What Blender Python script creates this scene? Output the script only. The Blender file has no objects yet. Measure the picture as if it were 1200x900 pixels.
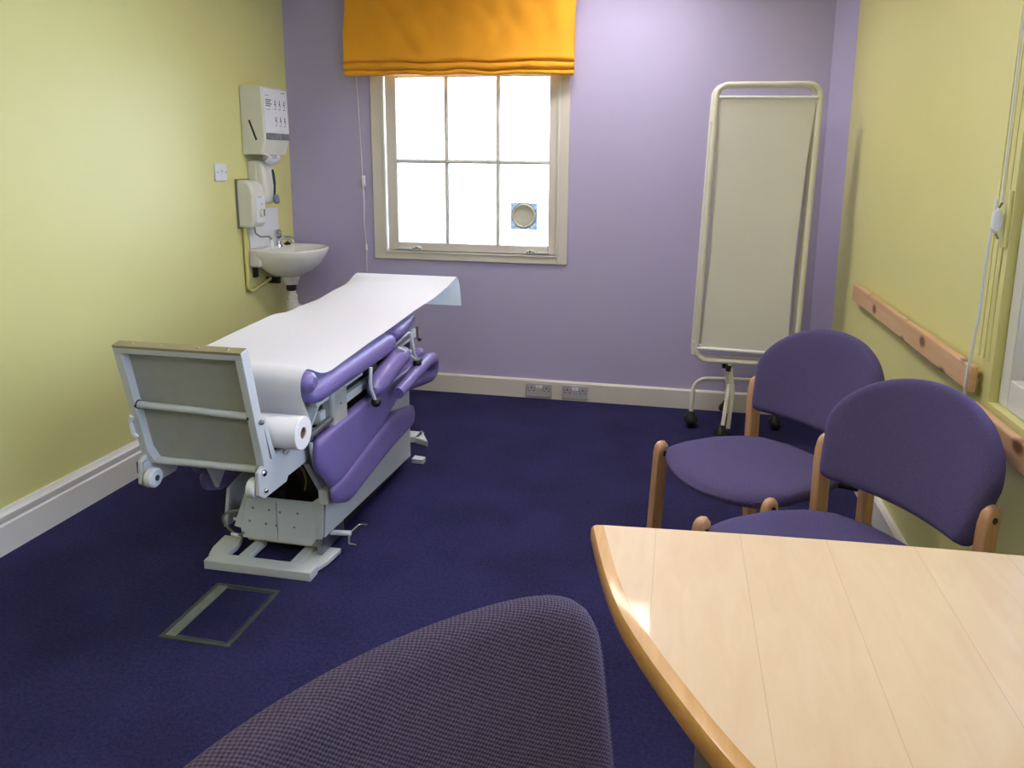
import bpy, bmesh, math, random
from math import sin, cos, pi, radians, sqrt
from mathutils import Matrix, Vector, noise

random.seed(7)
scene = bpy.context.scene
COL = scene.collection

# ------------------------------------------------------------------ helpers
def srgb(r, g, b):
    def f(c):
        c /= 255.0
        return c / 12.92 if c <= 0.04045 else ((c + 0.055) / 1.055) ** 2.4
    return (f(r), f(g), f(b), 1.0)

INV = {}

def thing(name, label, cat, loc=(0, 0, 0), rz=0.0, group=None):
    o = bpy.data.objects.new(name, None)
    COL.objects.link(o)
    o.empty_display_size = 0.1
    o.location = loc
    o.rotation_euler = (0, 0, rz)
    o['label'] = label
    o['category'] = cat
    if group:
        o['group'] = group
    INV[o.name] = (Matrix.Translation(Vector(loc)) @ Matrix.Rotation(rz, 4, 'Z')).inverted()
    return o

def obj(name, bm, mat, parent=None, bevel=0.0, segs=2, smooth=True, angle=40, local=False, sub=0, label=None):
    if parent is not None and not local:
        bm.transform(INV[parent.name])
    bmesh.ops.recalc_face_normals(bm, faces=bm.faces)
    me = bpy.data.meshes.new(name)
    bm.to_mesh(me)
    bm.free()
    me.materials.append(mat)
    if smooth:
        me.polygons.foreach_set('use_smooth', [True] * len(me.polygons))
        me.set_sharp_from_angle(angle=radians(angle))
    o = bpy.data.objects.new(name, me)
    COL.objects.link(o)
    if parent is not None:
        o.parent = parent
        INV[o.name] = INV[parent.name]
    if bevel > 0:
        m = o.modifiers.new('bevel', 'BEVEL')
        m.width = bevel
        m.segments = segs
        m.limit_method = 'ANGLE'
        m.angle_limit = radians(35)
        m.harden_normals = False
    if sub:
        m = o.modifiers.new('sub', 'SUBSURF')
        m.levels = sub
        m.render_levels = sub
    if label:
        o['label'] = label
    return o

def islands(bm):
    seen = set(); out = []
    for f in bm.faces:
        if f in seen: continue
        st = [f]; seen.add(f); comp = []
        while st:
            g = st.pop(); comp.append(g)
            for v in g.verts:
                for h in v.link_faces:
                    if h not in seen:
                        seen.add(h); st.append(h)
        out.append(comp)
    return out

def objs(name, bm, mat, parent, **k):
    """every loose piece of bm becomes a part of its own"""
    res = []
    for comp in islands(bm):
        b2 = bmesh.new(); mp = {}
        for f in comp:
            b2.faces.new([mp.setdefault(v, None) or mp.__setitem__(v, b2.verts.new(v.co)) or mp[v] for v in f.verts])
        res.append(obj(name, b2, mat, parent, **k))
    bm.free()
    return res

def single(name, bm, mat, label, cat, loc, group=None, **k):
    """a thing that is one mesh, with its origin at its own place"""
    bm.transform(Matrix.Translation(-Vector(loc)))
    o = obj(name, bm, mat, **k)
    o.location = loc
    o['label'] = label
    o['category'] = cat
    if group:
        o['group'] = group
    return o

def struct(name, bm, mat, parent=None, **k):
    o = obj(name, bm, mat, parent, **k)
    if parent is None:
        o['kind'] = 'structure'
        INV[o.name] = Matrix.Identity(4)
    return o

def B():
    return bmesh.new()

def box(bm, x0, x1, y0, y1, z0, z1):
    v = [bm.verts.new((x, y, z)) for x in (x0, x1) for y in (y0, y1) for z in (z0, z1)]
    for f in ((0, 1, 3, 2), (4, 6, 7, 5), (0, 4, 5, 1), (2, 3, 7, 6), (0, 2, 6, 4), (1, 5, 7, 3)):
        bm.faces.new([v[i] for i in f])
    return bm

def obox(bm, a, b, w, t, up=(0, 0, 1)):
    """bar from a to b; w across (along the axis square to up and the bar), t along up"""
    a = Vector(a); b = Vector(b)
    d = (b - a).normalized()
    s = d.cross(Vector(up)).normalized()
    u = s.cross(d).normalized()
    v = []
    for p in (a, b):
        for i, j in ((-1, -1), (1, -1), (1, 1), (-1, 1)):
            v.append(bm.verts.new(p + s * (i * w / 2) + u * (j * t / 2)))
    bm.faces.new(v[:4]); bm.faces.new(v[4:])
    for i in range(4):
        j = (i + 1) % 4
        bm.faces.new((v[i], v[j], v[4 + j], v[4 + i]))
    return bm

def prism(bm, pts, ext):
    ext = Vector(ext)
    a = [bm.verts.new(Vector(p)) for p in pts]
    b = [bm.verts.new(Vector(p) + ext) for p in pts]
    bm.faces.new(a); bm.faces.new(b[::-1])
    n = len(pts)
    for i in range(n):
        j = (i + 1) % n
        bm.faces.new((a[i], b[i], b[j], a[j]))
    return bm

def fillet(pts, r, n=6):
    pts = [Vector(p) for p in pts]
    out = [pts[0]]
    for i in range(1, len(pts) - 1):
        p, q, s = pts[i - 1], pts[i], pts[i + 1]
        a = (p - q); b = (s - q)
        la, lb = a.length, b.length
        a.normalize(); b.normalize()
        ang = a.angle(b)
        if ang > pi - 0.02:
            out.append(q); continue
        d = min(r / math.tan(ang / 2), la * 0.49, lb * 0.49)
        rr = d * math.tan(ang / 2)
        c = q + (a + b).normalized() * (rr / sin(ang / 2))
        s0 = (q + a * d) - c; s1 = (q + b * d) - c
        tot = s0.angle(s1)
        ax = s0.cross(s1).normalized()
        for k in range(n + 1):
            out.append(c + Matrix.Rotation(tot * k / n, 3, ax) @ s0)
    out.append(pts[-1])
    return out

def tube(bm, pts, r, segs=12, closed=False, cap=True):
    pts = [Vector(p) for p in pts]
    n = len(pts)
    rs = r if isinstance(r, (list, tuple)) else [r] * n
    T = []
    for i in range(n):
        if closed:
            t = pts[(i + 1) % n] - pts[i - 1]
        else:
            t = pts[min(i + 1, n - 1)] - pts[max(i - 1, 0)]
        T.append(t.normalized())
    ref = Vector((0, 0, 1)) if abs(T[0].z) < 0.9 else Vector((1, 0, 0))
    u = T[0].cross(ref).normalized()
    rings = []
    for i in range(n):
        if i:
            ax = T[i - 1].cross(T[i])
            if ax.length > 1e-7:
                u = Matrix.Rotation(T[i - 1].angle(T[i]), 3, ax.normalized()) @ u
        w = T[i].cross(u).normalized()
        rings.append([bm.verts.new(pts[i] + (u * cos(2 * pi * k / segs) + w * sin(2 * pi * k / segs)) * rs[i]) for k in range(segs)])
    m = n if closed else n - 1
    for i in range(m):
        a = rings[i]; b = rings[(i + 1) % n]
        for k in range(segs):
            bm.faces.new((a[k], a[(k + 1) % segs], b[(k + 1) % segs], b[k]))
    if cap and not closed:
        bm.faces.new(rings[0][::-1]); bm.faces.new(rings[-1])
    return bm

def lathe(bm, prof, org, axis=(0, 0, 1), segs=24):
    """prof: (radius, height) pairs along the axis from org"""
    org = Vector(org); ax = Vector(axis).normalized()
    ref = Vector((0, 0, 1)) if abs(ax.z) < 0.9 else Vector((1, 0, 0))
    u = ax.cross(ref).normalized(); w = ax.cross(u)
    rings = []
    for (r, h) in prof:
        if r < 1e-6:
            rings.append([bm.verts.new(org + ax * h)])
        else:
            rings.append([bm.verts.new(org + ax * h + (u * cos(2 * pi * k / segs) + w * sin(2 * pi * k / segs)) * r) for k in range(segs)])
    for a, b in zip(rings, rings[1:]):
        for k in range(segs):
            q = [a[k % len(a)], a[(k + 1) % segs % len(a)], b[(k + 1) % segs % len(b)], b[k % len(b)]]
            q2 = []
            for v in q:
                if v not in q2:
                    q2.append(v)
            if len(q2) >= 3:
                bm.faces.new(q2)
    for ring in (rings[0], rings[-1]):
        if len(ring) > 2:
            try:
                bm.faces.new(ring)
            except ValueError:
                pass
    return bm

def ball(bm, c, r, sx=1, sy=1, sz=1, segs=16):
    bmesh.ops.create_uvsphere(bm, u_segments=segs, v_segments=segs // 2 + 2, radius=1.0,
                              matrix=Matrix.Translation(Vector(c)) @ Matrix.Diagonal((r * sx, r * sy, r * sz, 1)))
    return bm

def resample(poly, n):
    P = [Vector(p) for p in poly]
    m = len(P)
    L = [0.0]
    for i in range(m):
        L.append(L[-1] + (P[(i + 1) % m] - P[i]).length)
    out = []
    for k in range(n):
        s = L[-1] * k / n
        i = 0
        while L[i + 1] < s:
            i += 1
        t = (s - L[i]) / max(L[i + 1] - L[i], 1e-9)
        out.append(P[i].lerp(P[(i + 1) % m], t))
    return out

def roundpoly(poly, r, n=5):
    """2D closed polygon with rounded corners; r number or list"""
    m = len(poly); out = []
    for i in range(m):
        rr = r[i] if isinstance(r, (list, tuple)) else r
        p = Vector(poly[i - 1]); q = Vector(poly[i]); s = Vector(poly[(i + 1) % m])
        seg = fillet([tuple(p) + (0,), tuple(q) + (0,), tuple(s) + (0,)], max(rr, 1e-4), n)
        out += [Vector((v.x, v.y)) for v in seg[1:-1]]
    return out

def pad(bm, outline, T, fn, p=4.0, nr=9, ns=72, crown=0.15, back=1.0):
    """cushion: closed 2D outline, thickness T with rounded rim; fn(u,v,w)->3D"""
    O = resample(outline, ns)
    c = sum(O, Vector((0, 0))) / ns
    rr = [1 - (1 - k / nr) ** 2.0 for k in range(1, nr + 1)]
    def th(r):
        return (max(0.0, 1 - r ** p)) ** (1 / 2.2) * (1 - crown * r * r)
    sides = []
    for sgn in (1, -1):
        rings = [[bm.verts.new(fn(c.x, c.y, sgn * T / 2 * th(0) * (1 if sgn > 0 else back)))]]
        for r in rr[:-1]:
            rings.append([bm.verts.new(fn(*(c + (o - c) * r), sgn * T / 2 * th(r) * (1 if sgn > 0 else back))) for o in O])
        sides.append(rings)
    rim = [bm.verts.new(fn(o.x, o.y, 0)) for o in O]
    for rings in sides:
        rings.append(rim)
        for a, b in zip(rings, rings[1:]):
            for k in range(ns):
                j = (k + 1) % ns
                if len(a) == 1:
                    bm.faces.new((a[0], b[k], b[j]))
                else:
                    bm.faces.new((a[k], b[k], b[j], a[j]))
    return bm

def grid(bm, fn, nu, nv, t=0.0):
    """fn(i/nu, j/nv) -> 3D, single sided; t>0 adds a back layer offset by normal"""
    V = [[bm.verts.new(fn(i / nu, j / nv)) for j in range(nv + 1)] for i in range(nu + 1)]
    F = []
    for i in range(nu):
        for j in range(nv):
            F.append(bm.faces.new((V[i][j], V[i + 1][j], V[i + 1][j + 1], V[i][j + 1])))
    if t:
        bm.normal_update()
        bmesh.ops.solidify(bm, geom=F, thickness=t)
    return bm

def dup(root, loc, rz, label=None, group=None):
    r = root.copy(); COL.objects.link(r)
    r.location = loc; r.rotation_euler = (0, 0, rz)
    if label: r['label'] = label
    if group: r['group'] = group
    for ch in list(root.children):
        c = ch.copy(); COL.objects.link(c); c.parent = r
        for g in list(ch.children):
            d = g.copy(); COL.objects.link(d); d.parent = c
    return r

# ------------------------------------------------------------------ materials
def newmat(name):
    m = bpy.data.materials.new(name)
    m.use_nodes = True
    nt = m.node_tree
    b = nt.nodes['Principled BSDF']
    return m, nt, b

def N(nt, t, **k):
    n = nt.nodes.new(t)
    for a, v in k.items():
        setattr(n, a, v)
    return n

def ramp(nt, c0, c1, p0=0.3, p1=0.7):
    r = N(nt, 'ShaderNodeValToRGB')
    r.color_ramp.elements[0].position = p0
    r.color_ramp.elements[0].color = c0
    r.color_ramp.elements[1].position = p1
    r.color_ramp.elements[1].color = c1
    return r

def mat(name, rgb, rough=0.5, metal=0.0, var=0.06, scale=8.0, bump=0.0, bscale=60.0, detail=4, coat=0.0, spec=None, sheen=0.0, stretch=None, dist=0.001):
    m, nt, b = newmat(name)
    c = srgb(*rgb)
    tc = N(nt, 'ShaderNodeTexCoord')
    mp = N(nt, 'ShaderNodeMapping')
    nt.links.new(tc.outputs['Object'], mp.inputs['Vector'])
    if stretch:
        mp.inputs['Scale'].default_value = stretch
    n = N(nt, 'ShaderNodeTexNoise')
    n.inputs['Scale'].default_value = scale
    n.inputs['Detail'].default_value = detail
    nt.links.new(mp.outputs[0], n.inputs['Vector'])
    lo = tuple(x * (1 - var) for x in c[:3]) + (1,)
    hi = tuple(min(1, x * (1 + var)) for x in c[:3]) + (1,)
    r = ramp(nt, lo, hi)
    nt.links.new(n.outputs['Fac'], r.inputs[0])
    nt.links.new(r.outputs[0], b.inputs['Base Color'])
    b.inputs['Roughness'].default_value = rough
    b.inputs['Metallic'].default_value = metal
    if coat:
        b.inputs['Coat Weight'].default_value = coat
        b.inputs['Coat Roughness'].default_value = 0.12
    if spec is not None:
        b.inputs['Specular IOR Level'].default_value = spec
    if sheen:
        b.inputs['Sheen Weight'].default_value = sheen
        b.inputs['Sheen Roughness'].default_value = 0.5
    if bump:
        n2 = N(nt, 'ShaderNodeTexNoise')
        n2.inputs['Scale'].default_value = bscale
        n2.inputs['Detail'].default_value = 3
        nt.links.new(mp.outputs[0], n2.inputs['Vector'])
        bp = N(nt, 'ShaderNodeBump')
        bp.inputs['Strength'].default_value = bump
        bp.inputs['Distance'].default_value = dist
        nt.links.new(n2.outputs['Fac'], bp.inputs['Height'])
        nt.links.new(bp.outputs[0], b.inputs['Normal'])
    return m

YW = (223, 219, 150)
PW = (188, 180, 221)
M = {}
M['yellow'] = mat('yellow wall paint', YW, 0.42, var=0.015, scale=2, bump=0.12, bscale=180, spec=0.4)
M['purple'] = mat('lilac wall paint', PW, 0.6, var=0.015, scale=2, bump=0.12, bscale=180, spec=0.3)
M['ceiling'] = mat('ceiling paint', (232, 230, 224), 0.9, var=0.01, scale=2)
M['white'] = mat('white gloss paint', (226, 224, 222), 0.32, var=0.02, scale=5)
M['cream'] = mat('cream window paint', (224, 217, 213), 0.4, var=0.02, scale=6)
M['metal'] = mat('pale grey painted metal', (208, 212, 216), 0.38, var=0.03, scale=10, bump=0.08, bscale=300)
M['sheet'] = mat('grey hammered sheet', (168, 169, 166), 0.5, var=0.04, scale=30, bump=0.35, bscale=320)
M['ivory'] = mat('ivory tube enamel', (228, 224, 214), 0.3, var=0.02, scale=8)
M['chrome'] = mat('chrome', (205, 207, 210), 0.14, metal=1.0, var=0.02)
M['steel'] = mat('dull steel', (150, 152, 155), 0.35, metal=0.9, var=0.05)
M['black'] = mat('black plastic', (22, 21, 24), 0.35, var=0.1)
M['dark'] = mat('near black parts', (26, 25, 28), 0.6, var=0.2, scale=20)  # near-black for lift parts, underframe and table underside
M['vinyl'] = mat('purple vinyl', (121, 107, 168), 0.33, var=0.03, scale=6, bump=0.12, bscale=14, dist=0.01)
M['plastic'] = mat('white plastic', (222, 221, 212), 0.35, var=0.02)
M['plastic_w'] = mat('bright white plastic', (232, 234, 240), 0.4, var=0.01)
M['ceramic'] = mat('white ceramic', (232, 231, 228), 0.1, var=0.01, coat=0.5)
M['canvas'] = mat('screen curtain', (232, 229, 226), 0.75, var=0.02, scale=3, bump=0.25, bscale=420)
M['orange'] = mat('orange cotton', (242, 168, 36), 0.8, var=0.05, scale=5, bump=0.3, bscale=500, sheen=0.1)
M['brass'] = mat('greyish tape', (120, 124, 118), 0.6, var=0.2, scale=25)
M['boxtrim'] = mat('floor box trim', (62, 66, 66), 0.5, var=0.15, scale=18)
M['ink'] = mat('grey print', (90, 92, 110), 0.6, var=0.05)
M['teal'] = mat('teal window', (20, 62, 68), 0.15, var=0.1)
M['bluegrey'] = mat('blue grey socket plastic', (188, 186, 196), 0.35, var=0.02)
M['copper'] = mat('painted pipe', (214, 205, 130), 0.35, var=0.03)
M['felt'] = mat('dark hem', (30, 26, 40), 0.9)

# paper: slightly translucent
def paper_mat():
    m, nt, b = newmat('couch roll paper')
    out = nt.nodes['Material Output']
    b.inputs['Base Color'].default_value = srgb(250, 246, 250)
    b.inputs['Roughness'].default_value = 0.85
    tr = N(nt, 'ShaderNodeBsdfTranslucent')
    tr.inputs['Color'].default_value = srgb(226, 246, 252)
    mx = N(nt, 'ShaderNodeMixShader')
    mx.inputs[0].default_value = 0.28
    tc = N(nt, 'ShaderNodeTexCoord')
    n = N(nt, 'ShaderNodeTexNoise'); n.inputs['Scale'].default_value = 260
    nt.links.new(tc.outputs['Object'], n.inputs['Vector'])
    bp = N(nt, 'ShaderNodeBump'); bp.inputs['Strength'].default_value = 0.15; bp.inputs['Distance'].default_value = 0.001
    nt.links.new(n.outputs['Fac'], bp.inputs['Height'])
    nt.links.new(bp.outputs[0], b.inputs['Normal'])
    nt.links.new(b.outputs[0], mx.inputs[1]); nt.links.new(tr.outputs[0], mx.inputs[2])
    nt.links.new(mx.outputs[0], out.inputs['Surface'])
    return m
M['paper'] = paper_mat()
M['rollpaper'] = mat('roll paper', (246, 242, 246), 0.85, var=0.01, bump=0.2, bscale=200)
M['card'] = mat('cardboard core', (150, 128, 112), 0.9, var=0.06)

def carpet():
    m, nt, b = newmat('navy carpet')
    tc = N(nt, 'ShaderNodeTexCoord')
    n1 = N(nt, 'ShaderNodeTexNoise'); n1.inputs['Scale'].default_value = 95; n1.inputs['Detail'].default_value = 6; n1.inputs['Roughness'].default_value = 0.75
    n2 = N(nt, 'ShaderNodeTexNoise'); n2.inputs['Scale'].default_value = 3.2; n2.inputs['Detail'].default_value = 5
    nt.links.new(tc.outputs['Object'], n1.inputs['Vector']); nt.links.new(tc.outputs['Object'], n2.inputs['Vector'])
    r1 = ramp(nt, srgb(37, 35, 70), srgb(59, 56, 104), 0.32, 0.68)
    nt.links.new(n1.outputs['Fac'], r1.inputs[0])
    r2 = ramp(nt, (0.82, 0.82, 0.82, 1), (1.1, 1.1, 1.12, 1), 0.35, 0.65)
    nt.links.new(n2.outputs['Fac'], r2.inputs[0])
    mx = N(nt, 'ShaderNodeMix', data_type='RGBA', blend_type='MULTIPLY'); mx.inputs[0].default_value = 1
    nt.links.new(r1.outputs[0], mx.inputs[6]); nt.links.new(r2.outputs[0], mx.inputs[7])
    nt.links.new(mx.outputs[2], b.inputs['Base Color'])
    b.inputs['Roughness'].default_value = 0.95
    b.inputs['Specular IOR Level'].default_value = 0.1
    n3 = N(nt, 'ShaderNodeTexNoise'); n3.inputs['Scale'].default_value = 220
    nt.links.new(tc.outputs['Object'], n3.inputs['Vector'])
    bp = N(nt, 'ShaderNodeBump'); bp.inputs['Strength'].default_value = 0.8; bp.inputs['Distance'].default_value = 0.006
    nt.links.new(n3.outputs['Fac'], bp.inputs['Height']); nt.links.new(bp.outputs[0], b.inputs['Normal'])
    return m
M['carpet'] = carpet()

def fabric(name, c_lo, c_hi, period, axes, sheen=0.25):
    """basket weave: two crossing sine waves on object coordinates"""
    m, nt, b = newmat(name)
    tc = N(nt, 'ShaderNodeTexCoord')
    sp = N(nt, 'ShaderNodeSeparateXYZ')
    nz = N(nt, 'ShaderNodeTexNoise'); nz.inputs['Scale'].default_value = 40; nz.inputs['Detail'].default_value = 2
    nt.links.new(tc.outputs['Object'], nz.inputs['Vector'])
    sc = N(nt, 'ShaderNodeVectorMath', operation='SCALE'); sc.inputs['Scale'].default_value = 0.0022
    nt.links.new(nz.outputs['Color'], sc.inputs[0])
    ad = N(nt, 'ShaderNodeVectorMath', operation='ADD')
    nt.links.new(tc.outputs['Object'], ad.inputs[0]); nt.links.new(sc.outputs[0], ad.inputs[1])
    nt.links.new(ad.outputs[0], sp.inputs[0])
    def mth(op, a, bb=None):
        n = N(nt, 'ShaderNodeMath', operation=op)
        for i, x in enumerate((a, bb)):
            if x is None: continue
            if isinstance(x, (int, float)): n.inputs[i].default_value = x
            else: nt.links.new(x, n.inputs[i])
        return n.outputs[0]
    k = 2 * pi / period
    o = sp.outputs
    A = o['Y']
    Bc = mth('SUBTRACT', o['Z'], o['X'])
    if axes == 'seat':
        Bc = o['X']
    s1 = mth('SINE', mth('MULTIPLY', A, k))
    s2 = mth('SINE', mth('MULTIPLY', Bc, k))
    w = mth('ADD', mth('MULTIPLY', mth('MULTIPLY', s1, s2), 0.5), 0.5)
    n2 = N(nt, 'ShaderNodeTexNoise'); n2.inputs['Scale'].default_value = 330; n2.inputs['Detail'].default_value = 3
    nt.links.new(tc.outputs['Object'], n2.inputs['Vector'])
    f = mth('ADD', mth('MULTIPLY', w, 0.6), mth('MULTIPLY', n2.outputs['Fac'], 0.45))
    r = ramp(nt, srgb(*c_lo), srgb(*c_hi), 0.15, 0.85)
    nt.links.new(f, r.inputs[0]); nt.links.new(r.outputs[0], b.inputs['Base Color'])
    b.inputs['Roughness'].default_value = 0.9
    b.inputs['Specular IOR Level'].default_value = 0.15
    b.inputs['Sheen Weight'].default_value = sheen
    b.inputs['Sheen Roughness'].default_value = 0.45
    b.inputs['Sheen Tint'].default_value = srgb(150, 150, 235)
    bp = N(nt, 'ShaderNodeBump'); bp.inputs['Strength'].default_value = 0.7; bp.inputs['Distance'].default_value = 0.0018
    nt.links.new(f, bp.inputs['Height']); nt.links.new(bp.outputs[0], b.inputs['Normal'])
    return m
M['fab_back'] = fabric('violet chair weave upright', (54, 47, 82), (108, 97, 144), 0.0048, 'back')
M['fab_seat'] = fabric('violet chair weave seat', (54, 47, 82), (108, 97, 144), 0.0048, 'seat')
M['fab_shaded'] = fabric('violet coarse weave with painted shade', (35, 29, 42), (100, 88, 106), 0.0058, 'back', 0.1)  # same violet fabric, its unlit-side shade put into the colour

def wood(name, lo, hi, rough, axis, scale=14, stretch=14.0, coat=0.0, knots=False):
    m, nt, b = newmat(name)
    tc = N(nt, 'ShaderNodeTexCoord')
    mp = N(nt, 'ShaderNodeMapping')
    s = [stretch] * 3; s[axis] = 1.0
    mp.inputs['Scale'].default_value = s
    nt.links.new(tc.outputs['Object'], mp.inputs['Vector'])
    n = N(nt, 'ShaderNodeTexNoise'); n.inputs['Scale'].default_value = scale / 4; n.inputs['Detail'].default_value = 6; n.inputs['Roughness'].default_value = 0.6
    n.inputs['Distortion'].default_value = 0.4
    nt.links.new(mp.outputs[0], n.inputs['Vector'])
    r = ramp(nt, srgb(*lo), srgb(*hi), 0.3, 0.7)
    nt.links.new(n.outputs['Fac'], r.inputs[0])
    last = r.outputs[0]
    if knots:
        sx = N(nt, 'ShaderNodeSeparateXYZ'); nt.links.new(tc.outputs['Object'], sx.inputs[0])
        ky = N(nt, 'ShaderNodeMath', operation='MULTIPLY'); ky.inputs[1].default_value = 5.5; nt.links.new(sx.outputs['Y'], ky.inputs[0])
        kz = N(nt, 'ShaderNodeMath', operation='MULTIPLY'); kz.inputs[1].default_value = 9.0; nt.links.new(sx.outputs['Z'], kz.inputs[0])
        cb = N(nt, 'ShaderNodeCombineXYZ'); nt.links.new(ky.outputs[0], cb.inputs[0]); nt.links.new(kz.outputs[0], cb.inputs[1])
        v = N(nt, 'ShaderNodeTexVoronoi', voronoi_dimensions='2D'); v.inputs['Scale'].default_value = 1.0
        nt.links.new(cb.outputs[0], v.inputs['Vector'])
        kr = ramp(nt, (1, 1, 1, 1), (0, 0, 0, 1), 0.10, 0.20)
        nt.links.new(v.outputs['Distance'], kr.inputs[0])
        mx = N(nt, 'ShaderNodeMix', data_type='RGBA')
        nt.links.new(kr.outputs[0], mx.inputs[0]); nt.links.new(last, mx.inputs[6])
        mx.inputs[7].default_value = srgb(112, 66, 42)
        last = mx.outputs[2]
    nt.links.new(last, b.inputs['Base Color'])
    b.inputs['Roughness'].default_value = rough
    if coat:
        b.inputs['Coat Weight'].default_value = coat
        b.inputs['Coat Roughness'].default_value = 0.08
    return m
M['beech'] = wood('beech', (196, 146, 108), (220, 172, 132), 0.32, 2, coat=0.4)
M['edge'] = wood('table edge wood', (196, 140, 66), (216, 164, 92), 0.35, 1, coat=0.3)
M['pine'] = wood('varnished pine', (206, 160, 118), (224, 184, 142), 0.35, 1, scale=8, knots=True, coat=0.2)

def tabletop():
    m, nt, b = newmat('maple veneer boards')
    tc = N(nt, 'ShaderNodeTexCoord')
    sp = N(nt, 'ShaderNodeSeparateXYZ'); nt.links.new(tc.outputs['Object'], sp.inputs[0])
    def mth(op, a, bb=None):
        n = N(nt, 'ShaderNodeMath', operation=op)
        for i, x in enumerate((a, bb)):
            if x is None: continue
            if isinstance(x, (int, float)): n.inputs[i].default_value = x
            else: nt.links.new(x, n.inputs[i])
        return n.outputs[0]
    q = mth('DIVIDE', mth('ADD', sp.outputs['X'], 0.0125 + 1.4), 0.14)   # object origin is the world origin in x
    fl = mth('FLOOR', q)
    fr = mth('FRACT', q)
    seam = mth('LESS_THAN', mth('MINIMUM', fr, mth('SUBTRACT', 1.0, fr)), 0.004)
    cb = N(nt, 'ShaderNodeCombineXYZ')
    nt.links.new(mth('MULTIPLY', sp.outputs['X'], 1.0), cb.inputs[0])
    nt.links.new(mth('ADD', mth('MULTIPLY', sp.outputs['Y'], 1.0), mth('MULTIPLY', fl, 7.3)), cb.inputs[1])
    mp = N(nt, 'ShaderNodeMapping'); mp.inputs['Scale'].default_value = (10, 2.2, 1)
    nt.links.new(cb.outputs[0], mp.inputs['Vector'])
    n = N(nt, 'ShaderNodeTexNoise'); n.inputs['Scale'].default_value = 3; n.inputs['Detail'].default_value = 7; n.inputs['Roughness'].default_value = 0.55; n.inputs['Distortion'].default_value = 0.8
    nt.links.new(mp.outputs[0], n.inputs['Vector'])
    r = ramp(nt, srgb(224, 190, 150), srgb(232, 202, 164), 0.25, 0.75)
    nt.links.new(n.outputs['Fac'], r.inputs[0])
    wn = N(nt, 'ShaderNodeTexWhiteNoise', noise_dimensions='1D'); nt.links.new(fl, wn.inputs['W'])
    tr = ramp(nt, (0.97, 0.965, 0.955, 1), (1.01, 1.01, 1.01, 1), 0, 1)
    nt.links.new(wn.outputs['Value'], tr.inputs[0])
    mx = N(nt, 'ShaderNodeMix', data_type='RGBA', blend_type='MULTIPLY'); mx.inputs[0].default_value = 1
    nt.links.new(r.outputs[0], mx.inputs[6]); nt.links.new(tr.outputs[0], mx.inputs[7])
    m2 = N(nt, 'ShaderNodeMix', data_type='RGBA')
    nt.links.new(mth('MULTIPLY', seam, 0.28), m2.inputs[0]); nt.links.new(mx.outputs[2], m2.inputs[6]); m2.inputs[7].default_value = srgb(120, 92, 66)
    nt.links.new(m2.outputs[2], b.inputs['Base Color'])
    b.inputs['Roughness'].default_value = 0.4
    b.inputs['Coat Weight'].default_value = 0.6
    b.inputs['Coat Roughness'].default_value = 0.05
    return m
M['table'] = tabletop()

def emit(name, rgb, s):
    m, nt, b = newmat(name)
    b.inputs['Base Color'].default_value = (0.8, 0.8, 0.8, 1)
    b.inputs['Emission Color'].default_value = rgb
    b.inputs['Emission Strength'].default_value = s
    return m
LAMP = 25.5
M['lamp'] = emit('ceiling lamp diffuser', (1.0, 0.94, 0.89, 1), LAMP)

def glass():
    m, nt, b = newmat('window glass')
    out = nt.nodes['Material Output']
    nt.nodes.remove(b)
    t = N(nt, 'ShaderNodeBsdfTransparent')
    g = N(nt, 'ShaderNodeBsdfGlossy'); g.inputs['Roughness'].default_value = 0.03
    fr = N(nt, 'ShaderNodeFresnel'); fr.inputs['IOR'].default_value = 1.45
    mx = N(nt, 'ShaderNodeMixShader')
    nt.links.new(fr.outputs[0], mx.inputs[0]); nt.links.new(t.outputs[0], mx.inputs[1]); nt.links.new(g.outputs[0], mx.inputs[2])
    nt.links.new(mx.outputs[0], out.inputs['Surface'])
    return m
M['glass'] = glass()
def tintglass():
    m, nt, b = newmat('vent acrylic')
    out = nt.nodes['Material Output']
    b.inputs['Base Color'].default_value = srgb(200, 228, 245)
    b.inputs['Roughness'].default_value = 0.2
    t = N(nt, 'ShaderNodeBsdfTransparent'); t.inputs['Color'].default_value = (0.27, 0.30, 0.315, 1)
    mx = N(nt, 'ShaderNodeMixShader'); mx.inputs[0].default_value = 0.9
    nt.links.new(b.outputs[0], mx.inputs[1]); nt.links.new(t.outputs[0], mx.inputs[2])
    nt.links.new(mx.outputs[0], out.inputs['Surface'])
    return m
M['acrylic'] = tintglass()

# ------------------------------------------------------------------ room shell
XL, XR, YB, YF, H = -2.236, 0.797, 4.041, -1.6, 2.42
W1 = (-1.70, -0.616, 0.804, 2.12)       # back window hole  x0,x1,z0,z1
W2 = (0.50, 1.99, 0.757, 2.12)          # right window hole y0,y1,z0,z1

bm = B(); box(bm, XL - .2, XR + .2, YF - .2, YB + .2, -0.1, 0)
struct('floor', bm, M['carpet'], smooth=False)

LAMPS = [(-0.34, 3.45, 0.60, 0.34), (-0.34, 2.15, 0.6, 0.34), (-0.75, -0.45, 0.6, 0.34)]  # the last one is an unseen fill light, added to brighten the foreground
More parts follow.
